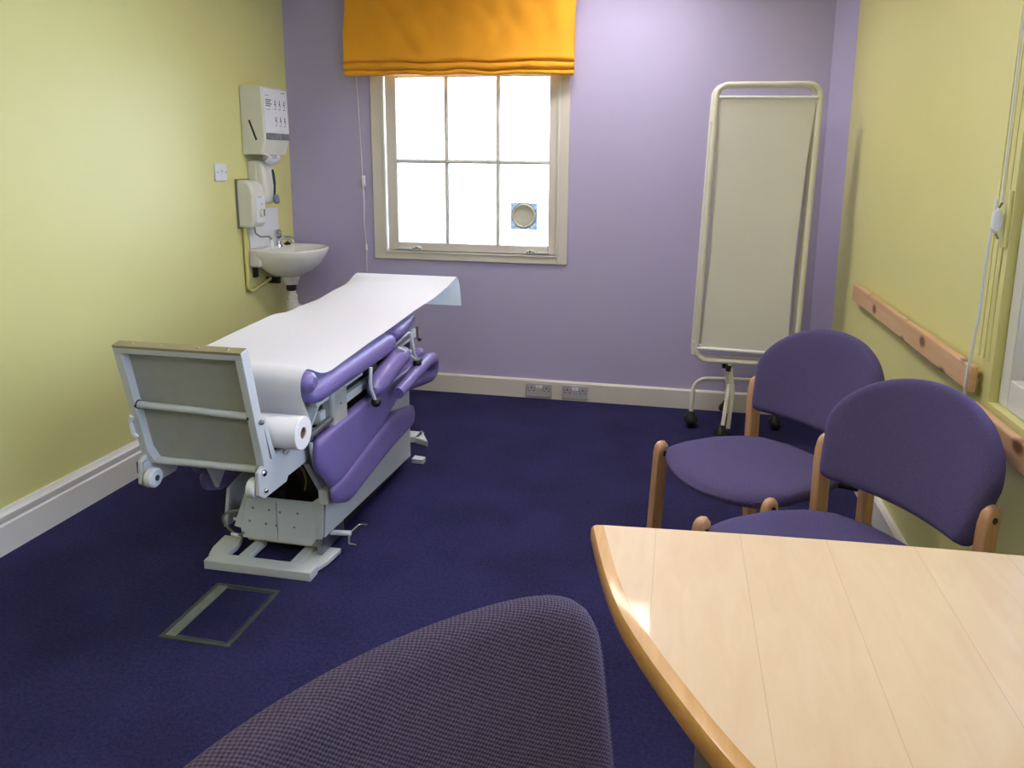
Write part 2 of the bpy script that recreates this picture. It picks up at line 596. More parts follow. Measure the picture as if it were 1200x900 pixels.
# ceiling with real openings for the recessed fittings
xs = sorted(set([XL - .2, XR + .2] + [v for (x, y, w, d) in LAMPS for v in (x - w / 2, x + w / 2)]))
ys = sorted(set([YF - .2, YB + .2] + [v for (x, y, w, d) in LAMPS for v in (y - d / 2, y + d / 2)]))
bm = B()
for i in range(len(xs) - 1):
    for j in range(len(ys) - 1):
        cx, cy = (xs[i] + xs[i + 1]) / 2, (ys[j] + ys[j + 1]) / 2
        if any(abs(cx - x) < w / 2 and abs(cy - y) < d / 2 for (x, y, w, d) in LAMPS):
            continue
        box(bm, xs[i], xs[i + 1], ys[j], ys[j + 1], H, H + 0.14)
struct('ceiling', bm, M['ceiling'], smooth=False)

bm = B(); box(bm, XL - .2, XL, YF - .2, YB + .2, 0, H)
struct('wall_left', bm, M['yellow'], smooth=False)

bm = B()
box(bm, XL, W1[0], YB, YB + .22, 0, H); box(bm, W1[1], XR, YB, YB + .22, 0, H)
box(bm, W1[0], W1[1], YB, YB + .22, 0, W1[2]); box(bm, W1[0], W1[1], YB, YB + .22, W1[3], H)
struct('wall_back', bm, M['purple'], smooth=False)

# splayed boxing in the right-hand corner
bm = B(); prism(bm, [(0.715, YB, 0), (XR, YB - 0.135, 0), (XR, YB, 0)], (0, 0, H))
struct('wall_corner', bm, M['purple'], smooth=False)

bm = B()
box(bm, XR, XR + .2, W2[1], YB + .2, 0, H); box(bm, XR, XR + .2, YF - .2, W2[0], 0, H)
box(bm, XR, XR + .2, W2[0], W2[1], 0, W2[2]); box(bm, XR, XR + .2, W2[0], W2[1], W2[3], H)
struct('wall_right', bm, M['yellow'], smooth=False)
bm = B(); box(bm, XL, XR, YF - .2, YF, 0, H)
struct('wall_front', bm, M['yellow'], smooth=False)

# moulded architrave strip beside the right window
bm = B()
for y in (2.025, 2.055, 2.085):
    box(bm, XR - 0.002, XR, y - 0.008, y + 0.008, W2[2] + 0.1, H)
struct('trim_1', bm, M['yellow'], smooth=False)

# skirting boards
def skirt_profile(h, t):
    return [(0, 0), (t, 0), (t, h * .66), (t * .78, h * .70), (t * .80, h * .74), (t * .95, h * .80), (t * .95, h * .87), (t * .6, h * .92), (t * .35, h), (0, h)]
bm = B()
prism(bm, [(XL + a, YF, b) for a, b in skirt_profile(0.155, 0.022)], (0, YB - YF, 0))
struct('baseboard_left', bm, M['white'], angle=30)
bm = B()
P = [(0, 0), (0.018, 0), (0.018, 0.102), (0.010, 0.110), (0, 0.110)]
prism(bm, [(XL + 0.02, YB - a, b) for a, b in P], (0.715 - XL - 0.02, 0, 0))
struct('baseboard_back', bm, M['cream'], smooth=False)
bm = B()
prism(bm, [(XR - a, YF, b) for a, b in [(0, 0), (0.02, 0), (0.02, 0.10), (0.012, 0.112), (0, 0.112)]], (0, YB - 0.135 - YF, 0))
struct('baseboard_right', bm, M['white'], smooth=False)

# ------------------------------------------------------------------ ceiling lights
for i, (x, y, w, d) in enumerate(LAMPS):
    lab = ['recessed rectangular ceiling light near the lilac window wall', 'recessed rectangular ceiling light over the middle of the carpet', 'added fill light recessed in the ceiling behind the camera'][i]
    t = thing('ceiling_light', lab, 'ceiling light', (x, y, H), group='recessed ceiling lights')
    bm = B(); box(bm, x - w / 2 + .012, x + w / 2 - .012, y - d / 2 + .012, y + d / 2 - .012, H + 0.085, H + 0.095)
    obj('diffuser', bm, M['lamp'], t, smooth=False)
    bm = B()
    for a in ((x - w / 2 + .001, x - w / 2 + .012, y - d / 2 + .001, y + d / 2 - .001), (x + w / 2 - .012, x + w / 2 - .001, y - d / 2 + .001, y + d / 2 - .001),
              (x - w / 2 + .012, x + w / 2 - .012, y - d / 2 + .001, y - d / 2 + .012), (x - w / 2 + .012, x + w / 2 - .012, y + d / 2 - .012, y + d / 2 - .001)):
        box(bm, *a, H - 0.004, H + 0.10)
    obj('light_frame', bm, M['white'], t, smooth=False)

# ------------------------------------------------------------------ back window (sash)
win = thing('window_1', '', 'window', (-1.158, YB, 0.78))
del win['label']; del win['category']; win['kind'] = 'structure'
x0, x1, z0, z1 = -1.722, -0.592, 0.780, 2.14
def frame_rect(bm, x0, x1, z0, z1, wl, wr, wb, wt, y0, y1):
    box(bm, x0, x0 + wl, y0, y1, z0, z1); box(bm, x1 - wr, x1, y0, y1, z0, z1)
    box(bm, x0 + wl, x1 - wr, y0, y1, z0, z0 + wb); box(bm, x0 + wl, x1 - wr, y0, y1, z1 - wt, z1)
bm = B(); frame_rect(bm, x0, x1, z0, z1, .072, .058, .045, .06, YB - 0.012, YB + 0.03)
obj('window_frame', bm, M['cream'], win, bevel=0.003)
bm = B(); frame_rect(bm, x0 + .066, x1 - .052, z0 + .039, z1 - .05, .012, .012, .010, .012, YB - 0.018, YB - 0.008)
obj('staff_bead', bm, M['white'], win, bevel=0.002)
# lower sash
sx0, sx1, sz0, sz1 = -1.640, -0.652, 0.832, 1.836
bm = B(); frame_rect(bm, sx0, sx1, sz0, sz1, .062, .052, .046, .044, YB + 0.0, YB + 0.04)
obj('sash', bm, M['cream'], win, bevel=0.004)
def gbar(bm, a, b, horiz):
    for w, y0, y1 in ((.022, YB + .012, YB + .038), (.010, YB + .004, YB + .014)):
        if horiz: box(bm, a[0], b[0], y0, y1, a[1] - w / 2, a[1] + w / 2)
        else: box(bm, a[0] - w / 2, a[0] + w / 2, y0, y1, a[1], b[1])
gx0, gx1, gz0, gz1 = sx0 + .062, sx1 - .052, sz0 + .046, sz1 - .044
for x in (-1.288, -0.992):
    bm = B(); gbar(bm, (x, gz0), (x, gz1), False); obj('glazing_bar', bm, M['white'], win, bevel=0.002)
bm = B(); gbar(bm, (gx0, 1.337), (gx1, 1.337), True); obj('glazing_bar', bm, M['white'], win, bevel=0.002)
bm = B(); box(bm, gx0 - .005, gx1 + .005, YB + .020, YB + .024, gz0 - .005, gz1 + .005); obj('pane', bm, M['glass'], win, smooth=False)
# upper sash behind
bm = B(); frame_rect(bm, sx0, sx1, 1.80, 2.11, .062, .052, .04, .05, YB + 0.045, YB + 0.085)
obj('sash', bm, M['cream'], win, bevel=0.004)
bm = B(); box(bm, gx0, gx1, YB + .063, YB + .067, 1.83, 2.07); obj('pane', bm, M['glass'], win, smooth=False)
# back lining of the opening
bm = B(); frame_rect(bm, W1[0] + .001, W1[1] - .001, W1[2] + .001, W1[3] - .001, .03, .03, .03, .01, YB + .03, YB + .215)
obj('window_lining', bm, M['cream'], win, smooth=False)
# sash handles with dark screw holes
for x in (-1.462, -0.797):
    s = -1 if x < -1.2 else 1
    bm = B(); pad(bm, roundpoly([(-.045, 0), (.035, 0), (.028, .018), (.005, .028), (-.02, .024)], .008), .018,
                  lambda u, v, w, x=x: (x + u, YB - .012 + w, .833 + v), ns=40, nr=5)
    h = obj('sash_handle', bm, M['plastic_w'], win)
    bm = B()
    for k, r in ((-.018, .004), (-.004, .006), (.008, .004), (.02, .004)):
        ball(bm, (x + k, YB - .021, .845 + (.004 if abs(k) < .01 else 0)), r, segs=8)
    objs('screw_hole', bm, M['black'], h)
    bm = B()
    if s < 0: box(bm, gx0 - .01, x - .035, YB - .016, YB - .002, .838, .850)
    else: box(bm, x + .035, gx1 + .01, YB - .016, YB - .002, .838, .850)
    obj('handle_arm', bm, M['plastic_w'], h, bevel=.003)

# round ventilator in the bottom right pane
v = thing('window_ventilator', 'round white window ventilator in the bottom right pane of the sash window', 'ventilator', (-0.842, YB + .01, 1.04))
bm = B(); box(bm, -0.918, -0.766, YB + .010, YB + .0185, .968, 1.117)
obj('backing_plate', bm, M['acrylic'], v, bevel=.002)
vc = (-0.842, YB + .010, 1.045)
bm = B(); lathe(bm, [(.066, 0), (.068, .004), (.067, .014), (.062, .018), (.057, .016), (.055, .002), (.0, .002)], vc, (0, -1, 0), 40)
obj('vent_ring', bm, M['plastic'], v)
bm = B(); lathe(bm, [(.055, .003), (.050, .006), (.030, .003), (.008, .006), (0, .007)], vc, (0, -1, 0), 32)
obj('vent_flap', bm, M['plastic'], v)
bm = B(); lathe(bm, [(.070, 0), (.0715, .003), (.069, .006), (.066, .003)], vc, (0, -1, 0), 40)
obj('vent_seal', bm, M['steel'], v)
bm = B(); ball(bm, (-0.842, YB - .003, .989), .003, segs=8); obj('vent_screw', bm, M['black'], v)

# ------------------------------------------------------------------ right window
win2 = thing('window_2', '', 'window', (XR, 1.25, 0.757))
del win2['label']; del win2['category']; win2['kind'] = 'structure'
y0, y1, z0, z1 = W2
def frame_rect_x(bm, y0, y1, z0, z1, w, x0, x1, wb=None):
    wb = w if wb is None else wb
    box(bm, x0, x1, y0, y0 + w, z0, z1); box(bm, x0, x1, y1 - w, y1, z0, z1)
    box(bm, x0, x1, y0 + w, y1 - w, z0, z0 + wb); box(bm, x0, x1, y0 + w, y1 - w, z1 - w, z1)
bm = B(); frame_rect_x(bm, y0 + .001, y1 - .001, z0 + .001, z1 - .001, .052, XR + .022, XR + .10, .075)
obj('window_frame', bm, M['white'], win2, bevel=.003)
bm = B(); frame_rect_x(bm, y0 + .052, y1 - .052, z0 + .075, z1 - .05, .055, XR + .060, XR + .095)
obj('sash', bm, M['white'], win2, bevel=.004)
bm = B(); box(bm, XR + .060, XR + .095, y0 + .1, y1 - .1, 1.42, 1.47); obj('sash', bm, M['white'], win2, bevel=.004)
for y in (0.93, 1.42):
    bm = B(); box(bm, XR + .066, XR + .090, y - .011, y + .011, z0 + .13, z1 - .1); obj('glazing_bar', bm, M['white'], win2, bevel=.002)
bm = B(); box(bm, XR + .078, XR + .082, y0 + .1, y1 - .1, z0 + .12, z1 - .1); obj('pane', bm, M['glass'], win2, smooth=False)
bm = B(); box(bm, XR + .046, XR + .060, 1.80, 1.86, z0 + .078, z0 + .098); box(bm, XR + .046, XR + .056, 1.82, 1.83, z0 + .09, z0 + .12)
obj('sash_lift', bm, M['chrome'], win2, bevel=.003)

# ------------------------------------------------------------------ roman blind
BX0, BX1, BY = -1.832, -0.566, 3.965
bl = thing('roman_blind', 'orange fabric roman blind pulled up above the sash window', 'blind', (-1.2, BY, 1.79))
prof = []   # (z, yoff) from the top down, yoff towards the room positive
for k in range(28):
    t = k / 27
    prof.append((2.37 - t * (2.37 - 1.885), 0.004 + 0.018 * t ** 2))
prof += [(1.875, .026), (1.866, .024), (1.860, .014), (1.858, .003), (1.855, .010), (1.848, .020), (1.836, .024), (1.824, .020), (1.819, .010), (1.818, .000), (1.814, .009), (1.807, .016), (1.799, .017), (1.792, .012), (1.790, 0.0), (1.796, -.02), (1.83, -.024), (2.37, -.024)]
NP = len(prof)
def blind_pt(a, b):
    j = min(int(round(b * (NP - 1))), NP - 1)
    z, yo = prof[j]
    u = a
    x = BX0 + (BX1 - BX0) * u
    front = j < NP - 3
    sag = (0.004 * sin(u * 5 + 1.0) + 0.012 * noise.noise(Vector((u * 5.5, 0.3, 4.4))) + .006 * noise.noise(Vector((u * 14, round(z * 25), 4.4)))) * (1 if z < 2.0 else 0.3)
    if z > 2.2: sag *= 0.3
    if front:
        w = noise.noise(Vector((x * 3.2, z * 2.6, 0.3))) * 0.022 + noise.noise(Vector((x * 9, z * 7, 2.1))) * 0.010 + abs(noise.noise(Vector((x * 6 + z * 5, z * 3 - x * 2, 7.1)))) * 0.012
        # diagonal crease
        dcr = (z - 2.02) - 0.55 * (x + 1.62)
        w += 0.010 * math.exp(-(dcr / 0.03) ** 2) * max(0, 1 - abs(x + 1.45) / 0.35)
        e = min(u, 1 - u)
        yo2 = yo + w * min(1, e * 12)
        if z < 1.9:
            zz = z + sag * 0.9 + 0.004 * noise.noise(Vector((x * 14, z * 30, 5)))
        else:
            zz = z
        # the edges waver
        xe = (0.004 * sin(z * 21) + 0.005 * sin(z * 9 + 1)) * (1 - min(1, e * 8))
        if z < 1.9 and u > .97: xe += 0.004
        return (x + xe, BY - yo2, zz)
    return (x, BY - yo, z)
bm = B(); grid(bm, blind_pt, 90, NP - 1)
obj('blind_fabric', bm, M['orange'], bl, angle=70)
bm = B(); box(bm, BX0 + .01, BX1 - .01, BY + .026, YB - .001, 2.33, 2.37)
obj('headrail', bm, M['white'], bl, bevel=.003)

# ------------------------------------------------------------------ blind cords
def cleat(root, c, axis):
    """small white cord cleat; axis 'y' hangs on the back wall, 'x' on the right wall"""
    def f(u, v, w):
        return (c[0] + u, c[1] - w, c[2] + v) if axis == 'y' else (c[0] - w, c[1] + u, c[2] + v)
    bm = B(); pad(bm, roundpoly([(-.011, -.032), (.011, -.032), (.011, .032), (-.011, .032)], .009), .022, lambda u, v, w: f(u, v, w + .014), ns=32, nr=4)
    obj('cleat', bm, M['plastic_w'], root)
    bm = B(); tube(bm, [f(0, -.045, .006), f(.002, -.03, .012), f(.002, .03, .012), f(0, .045, .006)], .003, 8); obj('cleat_hook', bm, M['steel'], root)
cd = thing('blind_cord', 'thin white blind cord hanging left of the sash window', 'cord', (-1.776, YB - .01, .75))
bm = B(); tube(bm, [(-1.792, YB - .03, 1.80), (-1.785, YB - .020, 1.5), (-1.776, YB - .026, 1.25), (-1.772, YB - .02, 1.1), (-1.778, YB - .02, 0.98), (-1.772, YB - .015, .86), (-1.772, YB - .012, .82), (-1.774, YB - .012, .70)], .0022, 6)
tube(bm, [(-1.779, YB - .030, 1.25), (-1.770, YB - .03, 1.12), (-1.776, YB - .025, 1.0), (-1.770, YB - .02, .86)], .0020, 6)
obj('cord', bm, M['plastic_w'], cd)
bm = B(); lathe(bm, [(0.003, .03), (.006, .02), (.008, 0), (.006, -.008), (.002, -.01)], (-1.772, YB - .014, .835), (0, 0, 1), 12); obj('cord_knob', bm, M['plastic_w'], cd)
cleat(cd, (-1.775, YB - .002, 1.222), 'y')

cd2 = thing('blind_cord', 'looped white blind cord hanging beside the right hand window', 'cord', (XR - .01, 2.04, .75))
bm = B(); tube(bm, [(XR - .012, 2.045, 2.35), (XR - .012, 2.04, 1.8), (XR - .016, 2.02, 1.26)], .0028, 6)
tube(bm, [(XR - .03, 2.012, 1.27), (XR - .034, 2.022, 1.10), (XR - .03, 2.03, .98), (XR - .034, 2.045, .86), (XR - .036, 2.048, .80), (XR - .034, 2.052, .70), (XR - .034, 2.058, .64)], .0036, 8)
tube(bm, [(XR - .03, 2.018, 1.27), (XR - .030, 2.030, 1.06), (XR - .03, 2.044, .90), (XR - .032, 2.052, .78), (XR - .034, 2.058, .64)], .0030, 8)
obj('cord', bm, M['plastic_w'], cd2)
bm = B(); box(bm, XR - .008, XR, 1.995, 2.03, 1.15, 1.29); obj('cleat_plate', bm, M['yellow'], cd2, bevel=.002)
cleat(cd2, (XR - .010, 2.015, 1.215), 'x')

# ------------------------------------------------------------------ pine wall rails
t = thing('wall_rail', 'knotty pine chair rail on the yellow wall left of the right window', 'rail', (XR, 2.72, .80))
bm = B(); box(bm, XR - .034, XR - .012, 2.035, 3.385, .765, .838); obj('rail_board', bm, M['pine'], t, bevel=.006, segs=3)
bm = B(); box(bm, XR - .012, XR, 2.055, 3.34, .752, .80); obj('batten', bm, M['yellow'], t, bevel=.002)
t = thing('wall_rail', 'pine chair rail running under the right window sill', 'rail', (XR, 0.9, .72))
bm = B(); box(bm, XR - .034, XR - .012, 0.15, 2.018, .682, .750); obj('rail_board', bm, M['pine'], t, bevel=.006, segs=3)
bm = B(); box(bm, XR - .012, XR, 0.2, 2.0, .665, .715); obj('batten', bm, M['yellow'], t, bevel=.002)

# ------------------------------------------------------------------ sockets in the skirting
def socket(x, lab):
    y = YB - .0181
    t = thing('double_socket', lab, 'socket', (x, y, .05), group='double sockets in the skirting')
    bm = B(); box(bm, x - .075, x + .075, y - .008, y - .0, .012, .092); obj('face_plate', bm, M['bluegrey'], t, bevel=.003)
    for s in (-1, 1):
        bm = B(); box(bm, x + s * .010 - .008, x + s * .010 + .008, y - .012, y - .008, .064, .082); obj('rocker_switch', bm, M['plastic_w'], t, bevel=.001)
    for s in (-1, 1):
        bm = B(); c = x + s * .044
        box(bm, c - .003, c + .003, y - .0088, y - .0079, .060, .072)
        box(bm, c - .017, c - .009, y - .0088, y - .0079, .046, .051); box(bm, c + .009, c + .017, y - .0088, y - .0079, .046, .051)
        box(bm, c + .016, c + .021, y - .0088, y - .0079, .060, .065) ; box(bm, c - .021, c - .016, y - .0088, y - .0079, .060, .065)
        objs('pin_hole', bm, M['black'], t, smooth=False)
socket(-0.739, 'left white double wall socket set into the skirting under the window')
socket(-0.530, 'right white double wall socket set into the skirting, nearer the folding screen')

# fused spur / light switch on the yellow wall
t = thing('wall_switch', 'small square white fused switch plate on the left yellow wall', 'switch', (XL, 3.35, 1.276))
bm = B(); box(bm, XL, XL + .012, 3.306, 3.398, 1.232, 1.318); obj('switch_plate', bm, M['plastic_w'], t, bevel=.004)
bm = B(); box(bm, XL + .012, XL + .016, 3.343, 3.361, 1.262, 1.290); obj('rocker', bm, M['plastic_w'], t, bevel=.002)
bm = B(); ball(bm, (XL + .013, 3.318, 1.275), .003, segs=8); ball(bm, (XL + .013, 3.386, 1.275), .003, segs=8); box(bm, XL + .0155, XL + .0165, 3.349, 3.355, 1.278, 1.284); objs('screw', bm, M['ink'], t)

# ------------------------------------------------------------------ paper towel dispenser
ty0, ty1, tz0, tz1 = 3.562, 3.806, 1.385, 1.712
t = thing('paper_towel_dispenser', 'large white centrefeed paper towel dispenser high on the left yellow wall', 'dispenser', (XL, 3.68, tz0))
bm = B(); dx = .128
prism(bm, [(XL, ty0, tz0 - .022), (XL + dx * .86, ty0, tz0 - .022), (XL + dx * 1.04, ty0, tz0 + .05), (XL + dx, ty0, tz1 - .01), (XL + dx * .9, ty0, tz1), (XL, ty0, tz1)], (0, ty1 - ty0, 0))
obj('dispenser_case', bm, M['plastic'], t, bevel=.008, segs=3)
bm = B(); prism(bm, [(XL + dx * 1.035 + .001, ty0 + .006, tz0 + .092), (XL + dx * 1.035 + .004, ty0 + .006, tz0 + .092), (XL + dx * 1.0 + .004, ty0 + .006, tz1 - .014), (XL + dx * 1.0 + .001, ty0 + .006, tz1 - .014)], (0, ty1 - ty0 - .010, 0))
card = obj('instruction_card', bm, M['plastic_w'], t, smooth=False, label='bright white printed instruction card')
bm = B()
def cardbox(u0, u1, v0, v1):   # u along y 0..1, v height 0..1
    L = ty1 - ty0 - .022
    Z = tz1 - .014 - (tz0 + .092)
    za = tz0 + .092 + v0 * Z; zb = tz0 + .092 + v1 * Z
    xa = XL + dx * 1.035 + .004 - (dx * .035) * (v0 + v1) / 2
    box(bm, xa - .0005, xa + .0012, ty0 + .01 + u0 * L, ty0 + .01 + u1 * L, za, zb)
for k in range(4): cardbox(.06, .26 + .05 * (k % 2), .60 + .045 * k, .622 + .045 * k)
cardbox(.06, .22, .84, .85); cardbox(.06, .24, .52, .53); cardbox(.76, .93, .93, .945)
for r in range(2):
    for c in range(3):
        u = .47 + c * .2; vv = .62 - r * .38
        cardbox(u - .03, u + .03, vv + .02, vv + .05); cardbox(u - .012, u + .012, vv + .05, vv + .13); cardbox(u - .05, u + .03, vv - .08, vv - .065)
        cardbox(u + .0, u + .045, vv - .02, vv + .0)
objs('print', bm, M['ink'], card, smooth=False)
bm = B(); box(bm, XL + dx * 1.02, XL + dx * 1.02 + .008, ty0 + .014, ty1 - .006, tz0 + .056, tz0 + .088); obj('level_window', bm, mat('smoky plastic', (128, 130, 140), .2, var=.35, scale=30), t, bevel=.002)
bm = B(); prism(bm, [(XL + .044, ty0 - .0012, 1.535), (XL + .053, ty0 - .0012, 1.540), (XL + .089, ty0 - .0012, 1.440), (XL + .080, ty0 - .0012, 1.435)], (0, .003, 0)); obj('sight_slot', bm, M['black'], t, smooth=False)
bm = B()
def scoop(a, b):
    an = a * 2 * pi
    r = .030 + .022 * abs(b - .45) ** 1.3
    return (XL + .105 + r * cos(an) * .9, ty0 + .085 + r * sin(an) * 1.4, 1.364 - .020 * b)
grid(bm, scoop, 24, 8); obj('outlet_nozzle', bm, mat('clear nozzle', (200, 202, 212), .15, var=.05), t, smooth=True)
tp = thing('paper_towel_tail', 'loose white paper towel tail hanging below the towel dispenser', 'paper towel', (XL + .10, 3.69, 1.34))
bm = B()
def tail(a, b):
    u = (a - .5) * .17
    return (XL + .105 + .018 * sin(b * pi) + .004 * sin(u * 60), 3.648 + u * (.85 - .15 * sin(b * pi)) + .01 * b, 1.368 - .034 * b - .012 * sin(a * pi))
grid(bm, tail, 20, 10, .010); obj('towel_paper', bm, M['paper'], tp)

# soap dispenser
t = thing('soap_dispenser', 'slim white soap dispenser with dark teal window under the towel dispenser', 'dispenser', (XL, 3.65, 1.105))
bm = B()
sy0, sy1 = 3.602, 3.716
prism(bm, roundless := [(XL, sy0, 1.115), (XL + .060, sy0, 1.100), (XL + .092, sy0, 1.122), (XL + .098, sy0, 1.20), (XL + .088, sy0, 1.30), (XL + .070, sy0, 1.335), (XL, sy0, 1.335)], (0, sy1 - sy0, 0))
obj('soap_case', bm, M['plastic'], t, bevel=.016, segs=4)
bm = B(); box(bm, XL, XL + .05, sy0 - .004, sy1 + .02, 1.125, 1.33); obj('back_plate', bm, M['plastic'], t, bevel=.006)
bm = B(); pad(bm, roundpoly([(-.011, -.075), (.011, -.075), (.009, .075), (-.009, .075)], .009), .016, lambda u, v, w: (XL + .096 - abs(v) * .08 + w, 3.690 + u, 1.215 + v), ns=40, nr=4)
obj('level_window', bm, M['teal'], t)
bm = B(); pad(bm, roundpoly([(-.024, -.026), (.024, -.026), (.020, .024), (-.020, .024)], .012), .024, lambda u, v, w: (XL + .104 + w - v * .1, 3.692 + u, 1.130 + v), ns=32, nr=4)
obj('push_lever', bm, mat('grey lever plastic', (128, 132, 148), .3), t)

# water heater
hy0, hy1 = 3.478, 3.60
t = thing('water_heater', 'tall white instant water heater box left of the basin splashback', 'water heater', (XL, 3.54, .98))
bm = B()
prism(bm, [(XL, hy0, .988), (XL + .082, hy0, .990), (XL + .098, hy0, 1.02), (XL + .098, hy0, 1.15), (XL + .086, hy0, 1.205), (XL + .062, hy0, 1.232), (XL, hy0, 1.234)], (0, hy1 - hy0, 0))
obj('heater_case', bm, M['plastic'], t, bevel=.014, segs=4)
bm = B(); box(bm, XL - .0, XL + .012, hy0 - .004, hy1 + .002, .984, 1.238); obj('back_plate', bm, mat('grey back plate', (110, 110, 112), .5), t, bevel=.003)
bm = B(); box(bm, XL + .0975, XL + .0995, hy0 + .022, hy1 - .016, 1.015, 1.15); obj('front_panel', bm, M['plastic_w'], t, bevel=.004)
bm = B(); lathe(bm, [(.022, 0), (.020, .012), (.010, .016), (0, .016)], (XL + .099, 3.545, 1.065), (1, 0, 0), 24); k = obj('control_knob', bm, M['plastic'], t)
bm = B(); box(bm, XL + .1145, XL + .1165, 3.541, 3.549, 1.05, 1.083); obj('pointer', bm, M['black'], k, bevel=.001)
bm = B(); box(bm, XL + .099, XL + .1005, 3.52, 3.55, 1.165 - .02, 1.168 - .02); box(bm, XL + .099, XL + .1005, 3.55, 3.556, 1.108, 1.113); objs('print', bm, M['ink'], t, smooth=False)
bm = B(); tube(bm, fillet([(XL + .05, 3.552, .99), (XL + .05, 3.556, .955), (XL + .07, 3.575, .935), (XL + .09, 3.612, .935), (XL + .10, 3.622, .925), (XL + .10, 3.624, .90)], .02), .005, 10)
obj('spout_pipe', bm, M['steel'], t, label='bent grey outlet pipe')
bm = B(); lathe(bm, [(.008, 0), (.012, -.012), (.013, -.045), (.010, -.048), (0, -.048)], (XL + .10, 3.625, .915), (0, 0, 1), 16); obj('spout_nozzle', bm, M['plastic_w'], t)
# feed pipe painted with the wall
bm = B(); tube(bm, fillet([(XL + .014, 3.515, .985), (XL + .014, 3.515, .66), (XL + .014, 3.56, .645), (XL + .03, 3.76, .70), (XL + .10, 3.80, .70)], .035), .010, 10)
tube(bm, fillet([(XL + .012, 3.53, .985), (XL + .012, 3.53, .69)], .035), .006, 8)
single('water_pipe', bm, M['copper'], 'yellow painted water pipe dropping from the heater and bending to the basin', 'pipe', (XL + .014, 3.515, .65))

# splashback
bm = B(); box(bm, XL, XL + .006, 3.572, 3.87, .868, 1.074)
single('splashback', bm, M['plastic_w'], 'white tiled splashback panel above the hand basin', 'splashback', (XL, 3.72, .868), bevel=.001, smooth=False)

# ------------------------------------------------------------------ hand basin
bs = thing('hand_basin', 'small white ceramic wall hung hand basin on the left yellow wall', 'basin', (XL, 3.74, .85))
yc, W2b, D, RZ = 3.745, .205, .335, .862
def bas_outline(s, n=56):
    # half superellipse seen from above: wall side flat
    pts = []
    for k in range(n):
        a = 2 * pi * k / n
        ca, sa = cos(a), sin(a)
        u = W2b * s * (abs(sa) ** .8) * (1 if sa > 0 else -1)
        if ca > 0: w = D * .62 * s * abs(ca) ** .85
        else: w = -D * .38 * abs(ca) ** .35 * s
        pts.append((u, w + D * .38))
    return pts
def ring(s, z, sh=0.0, smin=None):
    out = []
    for (u, w) in bas_outline(1.0):
        cu, cw = u * s, sh + (w - sh) * s if smin is None else sh + (w - sh) * s
        out.append((XL + .002 + max(cw, 0.0), yc + cu, z))
    return out
bm = B()
rings = [ring(.30, RZ - .158, .12), ring(.46, RZ - .146, .12), ring(.66, RZ - .122, .12), ring(.84, RZ - .086, .08), ring(.95, RZ - .045, .03), ring(1.0, RZ - .010, 0), ring(.995, RZ, 0), ring(.93, RZ + .002, .10),
         ring(.86, RZ - .006, .19), ring(.78, RZ - .035, .19), ring(.60, RZ - .075, .19), ring(.30, RZ - .10, .19), ring(.06, RZ - .105, .19)]
VR = [[bm.verts.new(p) for p in r] for r in rings]
n = len(VR[0])
for a, b in zip(VR, VR[1:]):
    for k in range(n):
        bm.faces.new((a[k], a[(k + 1) % n], b[(k + 1) % n], b[k]))
bm.faces.new(VR[0]); bm.faces.new(VR[-1])
obj('basin_bowl', bm, M['ceramic'], bs, angle=80)
bm = B(); box(bm, XL + .002, XL + .075, yc - .195, yc + .195, RZ - .09, RZ + .006); obj('basin_back', bm, M['ceramic'], bs, bevel=.012, segs=4)
bm = B(); lathe(bm, [(.055, .0), (.050, -.03), (.040, -.055), (.036, -.065), (0, -.065)], (XL + .135, yc, RZ - .140), (0, 0, 1), 24); obj('waste_boss', bm, M['ceramic'], bs)
bm = B(); box(bm, XL, XL + .02, yc - .16, yc - .13, RZ - .15, RZ - .08); box(bm, XL, XL + .08, yc - .03, yc - .01, RZ - .20, RZ - .165); objs('wall_bracket', bm, M['black'], bs, bevel=.003)
# tap
tp = thing('basin_tap', 'chrome pillar tap standing on the back of the hand basin', 'tap', (XL + .05, yc + .0, RZ))
tx, ty_ = XL + .060, 3.765
bm = B(); lathe(bm, [(.022, 0), (.020, .006), (.015, .012), (.014, .045), (.016, .05)], (tx, ty_, RZ), (0, 0, 1), 20)
tube(bm, fillet([(tx, ty_, RZ + .030), (tx + .03, ty_, RZ + .052), (tx + .075, ty_, RZ + .050), (tx + .090, ty_, RZ + .030)], .02), [.012] * 14 + [.010] * 2 if False else .011, 12)
obj('tap_body', bm, M['chrome'], tp)
bm = B(); lathe(bm, [(.010, .0), (.018, .008), (.021, .02), (.020, .038), (.012, .046), (0, .047)], (tx, ty_, RZ + .05), (0, 0, 1), 8); obj('tap_head', bm, M['chrome'], tp, angle=20)
bm = B(); lathe(bm, [(.016, 0), (.018, .004), (.017, .012), (.006, .016), (.006, .020), (0, .020)], (XL + .075, 3.835, RZ + .004), (0, 0, 1), 20)
single('basin_plug', bm, M['black'], 'black rubber plug lying on the basin edge beside the tap', 'plug', (XL + .075, 3.835, RZ + .004))
